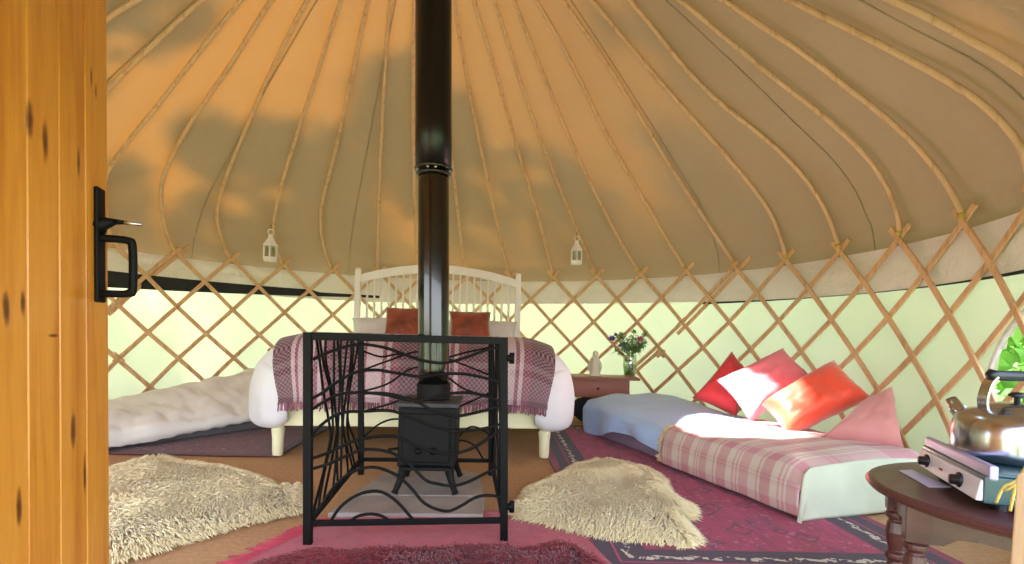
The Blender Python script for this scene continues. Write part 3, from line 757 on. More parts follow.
m = MB(); m.grid(80, 40, ld); o = m.build('duvet', M['duvet2'], smooth=True, solid=.02); o.location = LP; o.rotation_euler = (0,0,La)
tag(o, 'rumpled white duvet spread on the low floor mattress by the left lattice', 'duvet')

# ------------------------------------------------------------------ floor bed on the right
RP0 = Vector((1.14, 2.07, 0)); Ra = math.atan2(.316, .949)         # local x = across (to the wall), local y = along
def RB(x, y, z): return Matrix.Translation(RP0) @ Matrix.Rotation(Ra, 4, 'Z') @ Vector((x, y, z))
m = MB(); m.box((.385,.95,.075), (.73,1.86,.13)); o = m.build('floor_mattress', M['mattress'], bevel=.025); o.location = RP0; o.rotation_euler = (0,0,Ra)
tag(o, 'grey lilac floor mattress under the blue bedding beside the patterned rug', 'mattress')
def rtop(x, y): return .185+.02*math.sin(max(0, min(1, x/.75))*PI)+.012*nz(x*4, y*4, 1)+.045*max(0, (y-.95))/.6
def bd(u, v):
    y = lerp(.62, 1.87, v)
    pr = [(-.028,.0),(-.03,.4),(-.02,.8),(.02,1.0),(.12,1.04),(.4,1.08),(.65,1.04),(.76,.9)]
    i = u*(len(pr)-1); a = pr[int(i)]; b = pr[min(int(i)+1, len(pr)-1)]; t = i-int(i)
    x = lerp(a[0], b[0], t); k = lerp(a[1], b[1], t)
    hem = interp(y, [(.6,.03),(.85,.06),(1.15,.115),(1.4,.10),(1.6,.04),(1.75,.015),(1.95,.015)])
    zt = rtop(max(x,0), y); z = lerp(hem, zt, min(1, k)) if k < 1 else zt+.02*(k-1)/.08
    e = max(0, (y-1.78)/.15)
    if e > 0: z = lerp(z, z*.75, e*e)
    z += .012*nz(x*7, y*6, 7)*min(1, k*2); x += (.015*math.sin(y*16)+.02*nz(y*5, z*5, 2))*(1-min(1, k))+.10*max(0, (y-1.4))*(1-min(1,k))
    return (x, y, z)
m = MB(); m.grid(50, 60, bd); o = m.build('duvet', M['blue'], smooth=True, solid=.015); o.location = RP0; o.rotation_euler = (0,0,Ra)
tag(o, 'pale blue duvet covering the far half of the right floor mattress', 'duvet')
# pink plaid blanket over the near half
def pb_(u, v, lift=.0):
    y = lerp(-.03, .86, v)
    pr = [(-.045,.03),(-.052,.08),(-.045,.15),(-.02,.2),(.03,.222),(.15,.235),(.4,.245),(.62,.238),(.74,.2)]
    i = u*(len(pr)-1); a = pr[int(i)]; b = pr[min(int(i)+1, len(pr)-1)]; t = i-int(i)
    x = lerp(a[0], b[0], t); z = lerp(a[1], b[1], t)
    x += .008*nz(y*6, z*5, 9); z += .008*nz(x*6, y*6, 3)*(1 if z > .15 else .3)
    if y < .05: z -= .03*((.05-y)/.08)**2 if z > .15 else 0
    return (x, y, z)
pk = thing('plaid_blanket', 'pink and cream plaid blanket covering the near end of the right floor mattress', 'blanket', RP0, Ra)
m = MB(); m.grid(50, 50, lambda u, v: (lambda p: p)(pb_(v, u)))
m.build('cloth', M['pinkplaid'], pk, smooth=True, solid=.008)
m = MB(); random.seed(5)
for i in range(90):
    u = (i+random.random()*.5)/90*.62; p = Vector(pb_(u, 1)); q = p+Vector((random.uniform(-.012,.006), random.uniform(.025,.045), random.uniform(-.012,.004)))
    m.tube([p, lerp(p, q, .5)+Vector((0,0,.004)), q], [.004,.004,.003], 4)
o = m.build('fringe', mk('cream_yarn', (226,206,170), .9, .25, 30, 0), pk); o['kind'] = 'stuff'
# folded under-blanket seen at the end of the bed
ub = MB()
def ube(u, v):
    x = lerp(-.054, .73, u); e = min(1, min(u, 1-u)/.07); h = .205+.025*math.sin(u*PI)
    zz = lerp(.012, (h*(e**.12) if e < 1 else h), v)
    y = -.030-.012*math.sin(v*PI)+.008*nz(x*6, zz*8, 3)
    return (x, y, zz)
ub.grid(40, 16, ube); o = ub.build('end_cloth', mk('sage_white_cotton', (204,208,186), .9, .08, 6, .3, 20), pk, smooth=True, solid=.006)
# cushions
pillow4('cushion', M['red'], [P(692,398,3.42),P(737,417,3.30),P(748,372,3.50),P(732,351,3.58)], .16, 'coral red cushion, farthest of the four on the right floor bed', 'cushion', 'cushions on the right floor bed', seed=5)
pillow4('cushion', M['pink'], [P(751,424,2.98),P(812,376,3.06),P(783,348,3.26),P(716,380,3.16)], .17, 'large light pink cushion between the red and orange ones', 'cushion', 'cushions on the right floor bed', seed=6)
pillow4('cushion', M['orange'], [P(786,437,2.66),P(872,397,2.68),P(834,360,2.92),P(760,404,2.84)], .18, 'bright orange red cushion leaning between two pink ones', 'cushion', 'cushions on the right floor bed', seed=7)
pillow4('cushion', M['dusty'], [P(822,437,2.50),P(905,450,2.40),P(892,386,2.60),P(858,408,2.66)], .15, 'dusty pink velvet cushion, nearest to the kettle', 'cushion', 'cushions on the right floor bed', seed=8)

# ------------------------------------------------------------------ rugs
def rug(name, cx, cy, W, L, rz, mat, label, z=.001, th=.008):
    m = MB(); nx, ny = 30, 50
    m.grid(nx, ny, lambda u, v: ((u-.5)*W+.004*math.sin(v*19), (v-.5)*L+.004*math.sin(u*15), th+.0015*nz(u*9, v*12)))
    t = thing(name, label, 'rug', (cx, cy, z), rz); m.build('pile', mat, t, smooth=False, solid=th-.001, off=-1, fix=False); return t
RR = rug_mat('red_persian_wool', 1.18, 2.66, ((140,14,54),(184,26,84),(104,20,74)), (42,20,48), (216,200,176), .20)
rg = rug('persian_rug', .82, 2.86, 1.18, 2.66, math.radians(1), RR, 'long crimson and navy patterned rug between the bed and right floor mattress')
m = MB(); random.seed(9)
R2 = rug_mat('dark_red_wool', 1.1, 1.25, ((92,26,34),(116,38,40),(78,22,32)), (52,18,28), (150,90,70), .06)
lr = rug('dark_red_rug', -1.80, 3.48, 1.06, 1.26, math.radians(2), R2, 'dark red flatweave rug under the left floor mattress')
# rose rug with side fringe
pr_ = thing('rose_rug', 'rose pink rug with fringed side lying in front of the hearth', 'rug', (-.25, 1.6, .001))
pp = [(-.86,1.25),(-.62,1.93),(.19,2.12),(.40,1.25)]
def prf(u, v):
    a = lerp(Vector(pp[0]), Vector(pp[3]), u); b = lerp(Vector(pp[1]), Vector(pp[2]), u); q = lerp(a, b, v); return (q.x, q.y, .0105)
m = MB(); m.grid(30, 30, prf); m.build('pile', M['pinkrug'], pr_, world=True, solid=.008, off=-1, fix=False)
m = MB()
for i in range(110):
    v = (i+random.random()*.5)/110; p = Vector(prf(0, v)); q = p+Vector((-random.uniform(.05,.085), random.uniform(-.03,.01), -.004))
    m.tube([p, lerp(p, q, .5)+Vector((0, random.uniform(-.006,.006), .002)), q], [.003,.003,.002], 4)
o = m.build('fringe', M['pinkrug'], pr_, world=True); o['kind'] = 'stuff'

# sheepskins
def inside(x, y, poly):
    c = False; n = len(poly)
    for i in range(n):
        x1, y1 = poly[i]; x2, y2 = poly[i-1]
        if (y1 > y) != (y2 > y) and x < (x2-x1)*(y-y1)/(y2-y1)+x1: c = not c
    return c
def edge_d(x, y, poly):
    best = 9; bx = by = 0
    for i in range(len(poly)):
        x1, y1 = poly[i-1]; x2, y2 = poly[i]; dx, dy = x2-x1, y2-y1; L2 = dx*dx+dy*dy+1e-9
        t = max(0, min(1, ((x-x1)*dx+(y-y1)*dy)/L2)); ex, ey = x1+t*dx-x, y1+t*dy-y; d = math.hypot(ex, ey)
        if d < best: best, bx, by = d, ex, ey
    return best, bx/(best+1e-9), by/(best+1e-9)
def sheepskin(name, px, mat, label, n=7000, hgt=.024, z0=.01, seed=1, L=(.035,.055), wd=.0022, world_pts=None):
    random.seed(seed)
    poly = [(p.x, p.y) for p in (fl(u, v, z0+.02) for u, v in px)] if world_pts is None else world_pts
    x0, x1 = min(p[0] for p in poly), max(p[0] for p in poly); y0, y1 = min(p[1] for p in poly), max(p[1] for p in poly)
    c = Vector(((x0+x1)/2, (y0+y1)/2, 0)); t = thing(name, label, 'sheepskin rug', c)
    def hh(x, y):
        d = edge_d(x, y, poly)[0]; return z0+hgt*min(1, d/.06)**.6*(1+.45*nz(x*9, y*9, seed))
    g = .018; nx, ny = int((x1-x0)/g)+1, int((y1-y0)/g)+1; m = MB(); idx = {}; vs = []; fs = []
    def vid(i, j):
        if (i, j) not in idx:
            x, y = x0+i*g, y0+j*g; idx[(i, j)] = len(vs); vs.append((x, y, hh(x, y) if inside(x, y, poly) else z0))
        return idx[(i, j)]
    for i in range(nx):
        for j in range(ny):
            if inside(x0+(i+.5)*g, y0+(j+.5)*g, poly): fs.append((vid(i,j), vid(i+1,j), vid(i+1,j+1), vid(i,j+1)))
    m.add(vs, fs); m.build('hide', mat, t, smooth=True, world=True, fix=False)
    m = MB(); k = 0; vs = []; fs = []
    while k < n:
        x, y = random.uniform(x0, x1), random.uniform(y0, y1)
        if not inside(x, y, poly): continue
        d, ex, ey = edge_d(x, y, poly); w = max(0, 1-d/.10)
        flow = Vector((nz(x*3.3, y*3.3, seed+3), nz(x*3.3, y*3.3, seed+7)-.35, 0))*1.5
        dr = flow*(1-.7*w)+Vector((ex, ey, 0))*(1.6*w); dr += Vector((random.gauss(0,.22), random.gauss(0,.22), 0))
        if dr.length < 1e-3: continue
        dr.normalize(); ln = random.uniform(*L); base = Vector((x, y, hh(x, y)-.004))
        upk = lerp(.75, .25, w)+random.uniform(-.15,.15)
        tip = base+dr*ln*.85+Vector((0,0,ln*upk-.2*ln)); mid = base+dr*ln*.35+Vector((0,0,ln*upk*.75)); tip.z = max(tip.z, z0+.002)
        sd = Vector((-dr.y, dr.x, 0)); r = wd*random.uniform(.7,1.3); b = len(vs)
        vs += [base-sd*r, base+sd*r, base+Vector((0,0,r))+dr*r, mid-sd*r*.9, mid+sd*r*.9, mid+Vector((0,0,r*.9)), tip]
        fs += [(b,b+1,b+4,b+3),(b+1,b+2,b+5,b+4),(b+2,b,b+3,b+5),(b+3,b+4,b+6),(b+4,b+5,b+6),(b+5,b+3,b+6)]; k += 1
    m.add(vs, fs); o = m.build('wool', mat, t, smooth=True, world=True, fix=False); o['kind'] = 'stuff'; return t
sheepskin('sheepskin', [(509,506),(524,499),(529,487),(557,475),(577,464),(599,460),(623,463),(649.5,468.6),(662.7,477),(667,490.6),(693.5,506),(693.5,513.7),(680,517),(698,536.7),(687,542),(654,536.7),(623,534.5),(594.5,531),(544,519),(513,512.5)], M['fur'],
  'cream sheepskin to the right of the fire guard', 26000, seed=2)
sheepskin('sheepskin', [(60,478),(100,472),(133,462),(161.6,457),(192,463),(232,468.6),(262.7,477),(278,487),(293.5,481),(302,486),(304.5,507),(276,513),(232,523),(188,536),(144,549),(111,557),(60,564)], M['fur'],
  'cream sheepskin on the left between the door and fire guard', 30000, seed=4, z0=.004)
sheepskin('sheepskin', None, M['furred'], 'dark red dyed sheepskin at the bottom in front of the fire guard', 26000, seed=6, z0=.012, hgt=.045, L=(.03,.05), wd=.0016,
  world_pts=[(-.74,1.12),(-.72,1.42),(-.60,1.52),(-.42,1.55),(-.15,1.59),(.05,1.62),(.20,1.62),(.29,1.52),(.30,1.3),(.28,1.1),(-.2,1.02)])

# ------------------------------------------------------------------ side table with vase and figurine
sd = thing('side_table', 'small reddish wooden side table behind the blue duvet near the lattice', 'table', (.72, 4.46, 0), math.radians(-6))
m = MB(); m.box((.03,0,.372), (.60,.36,.02)); m.build('table_top', M['redwood'], sd, bevel=.004)
m = MB(); m.box((0,0,.288), (.50,.30,.148)); m.build('drawer_case', M['redwood'], sd, bevel=.004)
m = MB(); m.box((0,-.154,.288), (.40,.012,.115)); dw = m.build('drawer', M['redwood'], sd, bevel=.004)
m = MB(); m.lathe([(0,0),(.007,0),(.012,.012),(.008,.02),(0,.021)], 12, M=Matrix.Translation((0,-.16,.288)) @ Matrix.Rotation(PI/2,4,'X')); k_ = m.build('knob', M['mahog'], dw, smooth=True)
for sx in (-1, 1):
    for sy in (-1, 1):
        m = MB(); m.box((sx*.23, sy*.13, .115), (.032,.032,.214)); m.build('leg', M['redwood'], sd, bevel=.003)
bg = thing('dark_bag', 'dark navy bag stored beneath the small side table', 'bag', (.66, 4.38, .013), 0)
def blob(mb, c, sx, sy, sz, seed=0, nu=28, nv=16, amp=.12):
    def fn(u, v):
        a = 2*PI*u; b = PI*v; d = Vector((math.sin(b)*math.cos(a), math.sin(b)*math.sin(a), -math.cos(b)))
        e = 1+amp*nz(d.x*2+seed, d.y*2, d.z*2); 
        q = Vector((math.copysign(abs(d.x)**.7, d.x)*sx, math.copysign(abs(d.y)**.7, d.y)*sy, math.copysign(abs(d.z)**.7, d.z)*sz))*e
        return Vector(c)+q
    mb.grid(nu, nv, fn)
m = MB(); blob(m, (0,0,.10), .16,.10,.095, 3); m.build('body', M['bag'], bg, smooth=True)
m = MB(); m.tube(spline([(-.06,-.10,.13),(-.04,-.125,.185),(.03,-.125,.18),(.06,-.10,.13)], 5), .006, 6); m.build('strap', M['bag'], bg, smooth=True)
vt = .382
vb = at(629.5, 379, 4.42); vx, vy = vb.x, 4.42
va = thing('glass_vase', 'clear glass vase holding the flowers on the side table', 'vase', (vx, vy, vt))
m = MB(); prof = [(.001,0),(.04,.0),(.044,.01),(.052,.05),(.058,.10),(.056,.14),(.049,.165),(.055,.18),(.052,.18),(.046,.165),(.053,.14),(.055,.10),(.049,.05),(.04,.012),(.001,.01)]
m.lathe(prof, 28, caps=False); m.build('vessel', M['glass'], va, smooth=True)
m = MB(); m.lathe([(.001,.011),(.04,.013),(.048,.05),(.053,.10),(.001,.105)], 24, caps=False); m.build('water', M['water'], va, smooth=True)
bq = thing('flower_bouquet', 'wild flower bouquet of green leaves, pink and purple blooms', 'flowers', (vx, vy, vt+.02))
random.seed(12)
heads = []
for i in range(18):
    a = random.uniform(0, 2*PI); sp = random.uniform(.03,.16); hgt = random.uniform(.24,.40)-sp*.35
    tip = Vector((math.cos(a)*sp, math.sin(a)*sp*.7, hgt)); heads.append(tip)
    m = MB(); m.tube(spline([(math.cos(a+2)*.015, math.sin(a+2)*.015, 0), (math.cos(a)*.012, math.sin(a)*.012, .14), lerp(Vector((0,0,.16)), tip, .6)+Vector((0,0,.02)), tip], 4), .0025, 5); s_ = m.build('stem', M['stem'], bq, smooth=True)
def leaf(mb, p, d, L, w):
    d = d.normalized(); s = d.cross(Vector((0,0,1))); s = s.normalized() if s.length > .01 else Vector((1,0,0))
    mb.add([p, p+d*L*.4+s*w, p+d*L, p+d*L*.4-s*w, p+d*L*.45+Vector((0,0,.004))], [(0,1,4),(1,2,4),(2,3,4),(3,0,4)])
m = MB()
for h in heads:
    for q in range(26):
        f_ = random.uniform(.45, 1.05); p = lerp(Vector((0,0,.12)), h, f_)
        leaf(m, p, Vector((random.gauss(0,1), random.gauss(0,1), random.gauss(.3,.6))), random.uniform(.03,.065), random.uniform(.006,.012))
o = m.build('leaves', M['stem'], bq, fix=False); o['kind'] = 'stuff'
def bloom(c, r, mat, nm='flower'):
    m = MB(); c = Vector(c)
    for ring, (n, el) in enumerate(((9,.2),(8,.7),(5,1.1))):
        for k in range(n):
            a = 2*PI*k/n+ring*.4; d = Vector((math.cos(a)*math.cos(el), math.sin(a)*math.cos(el), math.sin(el))); s = d.cross(Vector((0,0,1))).normalized()
            m.add([c, c+d*r*.6+s*r*.25, c+d*r+Vector((0,0,r*.1)), c+d*r*.6-s*r*.25], [(0,1,2,3)])
    m.build(nm, mat, bq, fix=False)
for (u, v, r, mt) in ((640,341,.045,'flower_pink'),(636,346,.022,'flower_pink'),(612,341,.05,'flower_purple'),(616,336,.026,'flower_purple'),(620,347,.03,'flower_purple'),(630,338,.024,'flower_white'),(624,342,.02,'flower_white'),(626,350,.02,'flower_purple')):
    p = at(u, v, vy-.06)-Vector((vx, vy, vt+.02)); bloom(p, r, M[mt])
fx = at(595, 377, 4.40).x
an = thing('angel_figurine', 'small pale standing figurine with folded wings on the side table', 'figurine', (fx, 4.40, vt))
m = MB(); m.lathe([(.001,0),(.055,0),(.055,.015),(.042,.02),(.044,.05),(.034,.09),(.028,.12),(.03,.14),(.012,.155),(.014,.165),(.022,.18),(.02,.198),(.008,.208),(.001,.21)], 20, caps=False); m.build('body', M['stone'], an, smooth=True)
for sx in (-1, 1):
    m = MB(); m.grid(6, 10, lambda u, v: (sx*(.012+.045*u*math.sin(PI*min(1, v*.9+.1))), .02+.012*u, .03+.145*v-.02*u*u)); m.build('wing', M['stone'], an, smooth=True, solid=.008)

# ------------------------------------------------------------------ round table at right
TC = Vector((1.205, 1.15, 0)); TZ = .36
l1 = Vector((.895,1.17,0)); l2 = Vector((1.01,1.389,0)); l3 = 2*TC-l1; l4 = 2*TC-l2
rt = thing('round_table', 'low round dark mahogany table with turned legs at the right edge', 'table', TC)
m = MB(); m.lathe([(.001,.336),(.345,.336),(.358,.342),(.364,.350),(.358,.357),(.350,.36),(.001,.36)], 80, caps=False); m.build('table_top', M['mahog'], rt, smooth=False)
legp = [(.017,.003),(.021,.02),(.016,.035),(.021,.045),(.024,.075),(.022,.105),(.015,.125),(.022,.135),(.022,.145),(.015,.152),(.02,.175),(.023,.2),(.019,.225),(.015,.232),(.023,.24),(.023,.25),(.017,.256)]
for q in (l1, l2, l3, l4):
    m = MB(); m.lathe(legp, 18, (q.x-TC.x, q.y-TC.y, 0)); 
    ang = math.atan2((l2-l1).y, (l2-l1).x); m.box((q.x-TC.x, q.y-TC.y, .297), (.044,.044,.082), Matrix.Rotation(ang, 3, 'Z')); m.build('leg', M['mahog'], rt, smooth=False, bevel=.002)
for a, b in ((l1,l2),(l2,l3),(l3,l4),(l4,l1)):
    m = MB(); L_ = (b-a).length; n = 24; d = (b-a).normalized(); nn = Vector((d.y, -d.x, 0)); vs = []
    for i in range(n+1):
        s = i/n; zb_ = .250+.024*(abs(math.sin(s*PI*3))**.6)*(1 if .1 < s < .9 else .3); p = lerp(a, b, s)-TC
        for (o_, z) in ((-.008,zb_),(.008,zb_),(.008,.337),(-.008,.337)): vs.append(p+nn*o_+Vector((0,0,z)))
    m.add(vs, [(i*4+j, i*4+(j+1)%4, (i+1)*4+(j+1)%4, (i+1)*4+j) for i in range(n) for j in range(4)]+[(0,1,2,3),(n*4+3,n*4+2,n*4+1,n*4)])
    m.build('apron', M['mahog'], rt)
# card
cz = TZ+.001
q = [fl(u, v, cz) for u, v in ((899,471),(912,470),(951,487.5),(929,487.5))]
m = MB(); c0 = sum(q, Vector())/4; m.add([p-c0 for p in q]+[p-c0+Vector((0,0,.0015)) for p in q], [(3,2,1,0),(4,5,6,7)]+[(i,(i+1)%4,4+(i+1)%4,4+i) for i in range(4)])
o = m.build('card', M['paper']); o.location = c0; tag(o, 'pale lilac card lying on the dark round table', 'card')
# camping stove
N_ = Vector((.92,1.05,0)); Fp = Vector((1.05,1.377,0)); e1 = (Fp-N_).normalized(); e2 = Vector((e1.y, -e1.x, 0)); LS = (Fp-N_).length; DS = .42
cs = thing('camping_stove', 'two-burner camping stove with white control panel under the kettle', 'stove', N_+Vector((0,0,TZ)), math.atan2(e2.y, e2.x))
# local x = e2 (away to right), local y = e1 ... handedness check below
Minv = cs.matrix_basis.inverted()
def CSp(a, b, z): return Minv @ (N_+e1*a+e2*b+Vector((0,0,TZ+z)))
def hexa(mb, f):      # f: 8 pts bottom 4, top 4
    mb.add(f, [(3,2,1,0),(4,5,6,7),(0,1,5,4),(1,2,6,5),(2,3,7,6),(3,0,4,7)])
def cbox(a0, a1, b0, b1, z0, z1, name, mat, parent=cs, bev=.003, sl=0):
    m = MB(); hexa(m, [CSp(a0,b0,z0),CSp(a1,b0,z0),CSp(a1,b1,z0),CSp(a0,b1,z0),CSp(a0,b0+sl,z1),CSp(a1,b0+sl,z1),CSp(a1,b1,z1),CSp(a0,b1,z1)]); return m.build(name, mat, parent, bevel=bev)
cbox(0, LS, .012, DS, .016, .07, 'body', M['teal'])
cbox(.004, LS-.004, .0, .014, .02, .062, 'control_panel', M['panel_white'], sl=.008)
cbox(-.004, LS+.004, .018, .034, .062, .092, 'front_rail', M['lilac_metal'], bev=.005)
cbox(-.003, LS+.003, .03, DS, .070, .078, 'lid', M['teal'], bev=.003)
for a in (.03, LS-.03):
    for b in (.05, DS-.05):
        m = MB(); m.lathe([(.012,0.0005),(.012,.017)], 12, tuple(CSp(a, b, 0))); m.build('foot', M['knob'], cs)
for a in (.09, .285):
    c = CSp(a, .004, .041); R_ = Matrix.Translation(c) @ Matrix.Rotation(-PI/2, 4, 'Y')
    m = MB(); m.lathe([(.001,0),(.016,0),(.016,.004),(.011,.006),(.0105,.018),(.001,.019)], 20, M=R_, caps=False); kb = m.build('knob', M['knob'], cs, smooth=True)
m = MB(); m.box(tuple(CSp(.185,-.0005,.042)), (.002,.018,.004)); m.build('red_mark', mk('red_print', (150,40,50), .6, .05), cs)
for a, z in ((0.0,.045),(0.0,.03)):
    m = MB(); m.lathe([(.0,0),(.003,0),(.003,.002),(0,.003)], 8, M=Matrix.Translation(CSp(-.001,.06,z)) @ Matrix.Rotation(PI/2,4,'X')); m.build('screw', M['steel'], cs)
# kettle
kc = N_+e1*.19+e2*.135+Vector((0,0,TZ+.0785))
KS = 1.09
kt = thing('kettle', 'polished steel kettle with arched handle on the camping stove', 'kettle', kc, 0)
m = MB(); m.lathe([(.001,0),(.092,0),(.101,.004),(.104,.02),(.104,.05),(.101,.072),(.094,.087),(.08,.096),(.058,.100),(.056,.103),(.001,.104)], 56, caps=False); m.build('body', M['steel'], kt, smooth=True)
m = MB(); m.lathe([(.056,.103),(.05,.108),(.03,.113),(.001,.115)], 40, caps=False); ldd = m.build('lid', M['steel'], kt, smooth=True)
m = MB(); m.lathe([(.001,.113),(.005,.114),(.005,.124),(.014,.127),(.015,.131),(.008,.135),(.001,.136)], 18, caps=False); m.build('lid_knob', M['knob'], ldd, smooth=True)
hd = Vector((1, -.1, 0)).normalized()
for s_ in (-1, 1):
    m = MB()
    pts = [hd*s_*.062+Vector((0,0,.095)), hd*s_*.064+Vector((0,0,.12)), hd*s_*.056+Vector((0,0,.15)), hd*s_*.045+Vector((0,0,.165))]
    pp_ = spline(pts, 5)
    for a, b in zip(pp_, pp_[1:]): m.bar(a, b+(b-a)*.1, .026, .004, hd)
    m.build('handle_strap', M['steel'], kt)
m = MB(); m.tube([hd*(-.056)+Vector((0,0,.166)), hd*(-.05)+Vector((0,0,.168)), hd*(-.04)+Vector((0,0,.168)), hd*.04+Vector((0,0,.168)), hd*.05+Vector((0,0,.168)), hd*.056+Vector((0,0,.166))], [.008,.013,.0105,.0105,.013,.008], 16); m.build('handle_grip', M['knob'], kt, smooth=True)
sp = Vector((-.25,.96,0)).normalized()
m = MB(); m.tube([sp*.085+Vector((0,0,.065)), sp*.115+Vector((0,0,.088)), sp*.128+Vector((0,0,.108))], [.022,.015,.011], 16); m.build('spout', M['steel'], kt, smooth=True)
# twine hanging at the right edge
m = MB()
kt.scale = (KS, KS, KS)
a0 = at(1030, 468, .86); 
for pts in ([(1034,452),(1024,470),(1016,485),(1010,511)],[(1030,468),(1016,481),(1004,487),(996,503)],[(1020,480),(1010,488),(1004,490)]):
    m.tube(spline([at(u, v, .86+.01*i) for i, (u, v) in enumerate(pts)], 5), .0024, 6)
m.tube(spline([at(1034,452,.86), at(1040,440,.84), at(1046,452,.83)], 4), .0024, 6)
m.v = [p-a0 for p in m.v]; o = m.build('twine', M['rope'], smooth=True); o.location = a0; tag(o, 'frayed pale twine hanging from the wooden post at the right edge', 'twine')

# ------------------------------------------------------------------ lanterns
def lantern(u, v, d, h, label, rz):
    top = at(u, v, d); s = h/.26
    t = thing('lantern', label, 'lantern', top-Vector((0,0,h)), rz, 'white hanging lanterns')
    def P_(x, y, z): return Vector((x*s, y*s, z*s))
    m = MB(); m.tube([P_(.022*math.cos(a), 0, .237+.022*math.sin(a)) for a in [2*PI*k/16 for k in range(17)]], .0035*s, 6, False); m.build('ring', M['lantern'], t, smooth=True)
    m = MB(); hexr = lambda r, z: [P_(r*math.cos(PI/3*k+PI/6), r*math.sin(PI/3*k+PI/6), z) for k in range(6)]
    def shell(levels):
        vs = []; [vs.extend(hexr(r, z)) for r, z in levels]; n = len(levels)
        m.add(vs, [(i*6+k, i*6+(k+1)%6, (i+1)*6+(k+1)%6, (i+1)*6+k) for i in range(n-1) for k in range(6)]+[tuple(range(5,-1,-1)), tuple(range((n-1)*6, n*6))])
    shell([(.016,.212),(.02,.205),(.02,.188),(.026,.182),(.05,.142),(.056,.138),(.056,.134)]); m.build('roof', M['lantern'], t)
    m = MB(); shell([(.05,.018),(.056,.014),(.056,.004),(.05,0)]); m.build('base', M['lantern'], t)
    m = MB()
    A = hexr(.052, .018); B = hexr(.052, .136)
    for k in range(6):
        m.bar(A[k], B[k], .010*s, .006*s, (A[k]+A[(k+1)%6])/2)
        for zz in (.02, .03, .128):
            p = hexr(.051, zz); m.bar(p[k], p[(k+1)%6], .012*s, .003*s, (0,0,1)) if False else m.bar(p[k], p[(k+1)%6], .01*s, .003*s, (p[k]+p[(k+1)%6])/2*Vector((1,1,0)))
    m.build('cage', M['lantern'], t)
    m = MB(); vs = hexr(.048,.02)+hexr(.048,.134); m.add(vs, [(k,(k+1)%6,6+(k+1)%6,6+k) for k in range(6)]); m.build('glass_pane', M['glass'], t)
    m = MB(); m.lathe([(.001,.018*s),(.018*s,.018*s),(.018*s,.07*s),(.001,.07*s)], 12, caps=False); m.build('candle', M['wick'], t)
    m = MB(); m.tube([P_(0,0,.258), P_(0,0.02,.30)], .002, 5); m.build('hook', M['black'], t)
def roofd(u, v, back=.10):
    p = on_roof(u, v); return p.y
lantern(271, 229, roofd(271,229)-.16, .27, 'white metal lantern hanging from a roof pole left of the bed', .3)
lantern(577, 236, roofd(577,236)-.16, .255, 'white metal lantern hanging from a roof pole right of the bed', .0)

# ------------------------------------------------------------------ outdoors: foliage
def leafcloud(mb, c, rad, n, size, seed, hollow=.4):
    random.seed(seed)
    for i in range(n):
        d = Vector((random.gauss(0,1), random.gauss(0,1), random.gauss(0,1))).normalized()*random.uniform(hollow, 1)**.5
        p = Vector(c)+Vector((d.x*rad[0], d.y*rad[1], d.z*rad[2]))
        if p.z < 0: p.z = abs(p.z)*.3
        a = Vector((random.gauss(0,1), random.gauss(0,1), random.gauss(0,.6))).normalized(); b = a.cross(Vector((random.gauss(0,1), random.gauss(0,1), random.gauss(0,1)))).normalized()
        s = size*random.uniform(.6,1.3); mb.add([p-a*s, p+b*s*.45, p+a*s, p-b*s*.45], [(0,1,2,3)])
def bush(c, rad, n, size, seed, label, nm='bush'):
    t = thing(nm, label, 'bush' if nm == 'bush' else 'tree', (c[0], c[1], -.05))
    m = MB(); leafcloud(m, c, rad, n, size, seed); o = m.build('foliage', M['leaf'], t, world=True, fix=False); o['kind'] = 'stuff'
    m = MB(); m.tube([(c[0], c[1], -.15), (c[0]+.05, c[1], c[2])], [.12 if nm == 'tree' else .05, .05], 10); m.build('trunk', M['bark'], t, world=True, smooth=True)
bush((4.6,2.9,.8), (1.3,1.9,1.3), 9000, .10, 21, 'bright green bush outside seen through the clear oval window at right')
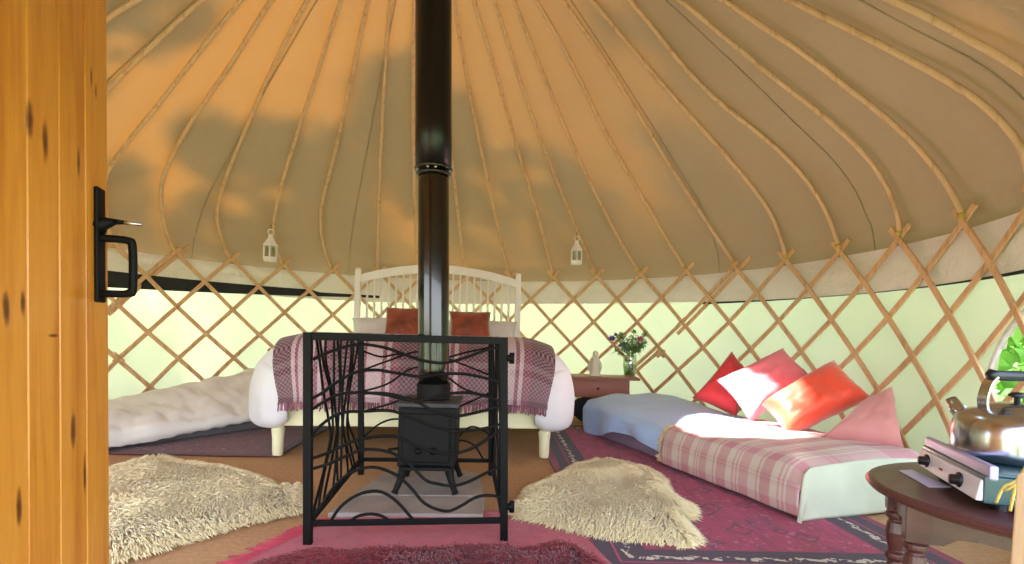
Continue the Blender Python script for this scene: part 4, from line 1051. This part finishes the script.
# tree on the sunny side, dappling the roof
SD = Vector((1.76,.07,-2.94)).normalized()
tc = Vector((CX-1.0, CY-.3, 2.3))-SD*6.5
t = thing('tree', 'tree outside on the left shading the yurt roof', 'tree', (tc.x-.6, tc.y-.5, -.05))
m = MB(); random.seed(31)
for i in range(64):
    o_ = Vector((random.uniform(-2.4,1.9), random.uniform(-1.8,2.6), random.uniform(-.8,1.0))) if i < 20 else Vector((random.uniform(1.7,4.2), random.uniform(-2.6,3.2), random.uniform(-.8,1.0)))  # later clusters are unseen, added to keep sun off the right roof
    if math.hypot(o_.x-1.0, o_.y-.3) < 1.05: continue
    leafcloud(m, tc+o_, (.55,.55,.4), 170, .13, 40+i, .1)
random.seed(77)
for i in range(26):
    leafcloud(m, tc+Vector((random.uniform(-3.9,-2.45), random.uniform(-2.6,2.8), random.uniform(-.8,.8))), (.5,.6,.4), 190, .13, 140+i, .1)  # unseen leaf clusters added to shade the left wall from the sun
for i in range(26):
    leafcloud(m, tc+Vector((random.uniform(-2.2,.2), random.uniform(-1.2,2.6), random.uniform(-.6,.6))), (.32,.4,.3), 90, .12, 240+i, .1)
o = m.build('foliage', M['leaf'], t, world=True, fix=False); o['kind'] = 'stuff'
m = MB(); m.tube([(tc.x-.6, tc.y-.5, -.2), (tc.x-.4, tc.y-.3, 3), tuple(tc)], [.22,.17,.08], 12); m.build('trunk', M['bark'], t, world=True, smooth=True)

# ------------------------------------------------------------------ light
sun = bpy.data.lights.new('sun', 'SUN'); sun.energy = 28; sun.angle = math.radians(1.2); sun.color = (1, .95, .88)
so = bpy.data.objects.new('sun', sun); COL.objects.link(so); so.rotation_euler = SD.to_track_quat('-Z', 'Y').to_euler()
w = bpy.data.worlds.new('sky'); S.world = w; w.use_nodes = True; nt = w.node_tree; nt.nodes.clear()
wo = nt.nodes.new('ShaderNodeOutputWorld'); bgn = nt.nodes.new('ShaderNodeBackground'); tcn = nt.nodes.new('ShaderNodeTexCoord'); sx = nt.nodes.new('ShaderNodeSeparateXYZ'); rp = nt.nodes.new('ShaderNodeValToRGB')
nt.links.new(tcn.outputs['Generated'], sx.inputs[0]); nt.links.new(sx.outputs[2], rp.inputs[0]); nt.links.new(rp.outputs[0], bgn.inputs[0]); nt.links.new(bgn.outputs[0], wo.inputs[0])
rp.color_ramp.elements[0].position = 0; rp.color_ramp.elements[0].color = (.93, .96, 1, 1); rp.color_ramp.elements[1].position = .75; rp.color_ramp.elements[1].color = (.30, .50, .85, 1)
bgn.inputs[1].default_value = 4.2
vs = S.view_settings; vs.view_transform = 'Standard'; vs.look = 'None'; vs.exposure = 0.82; vs.gamma = 1; vs.use_curve_mapping = False
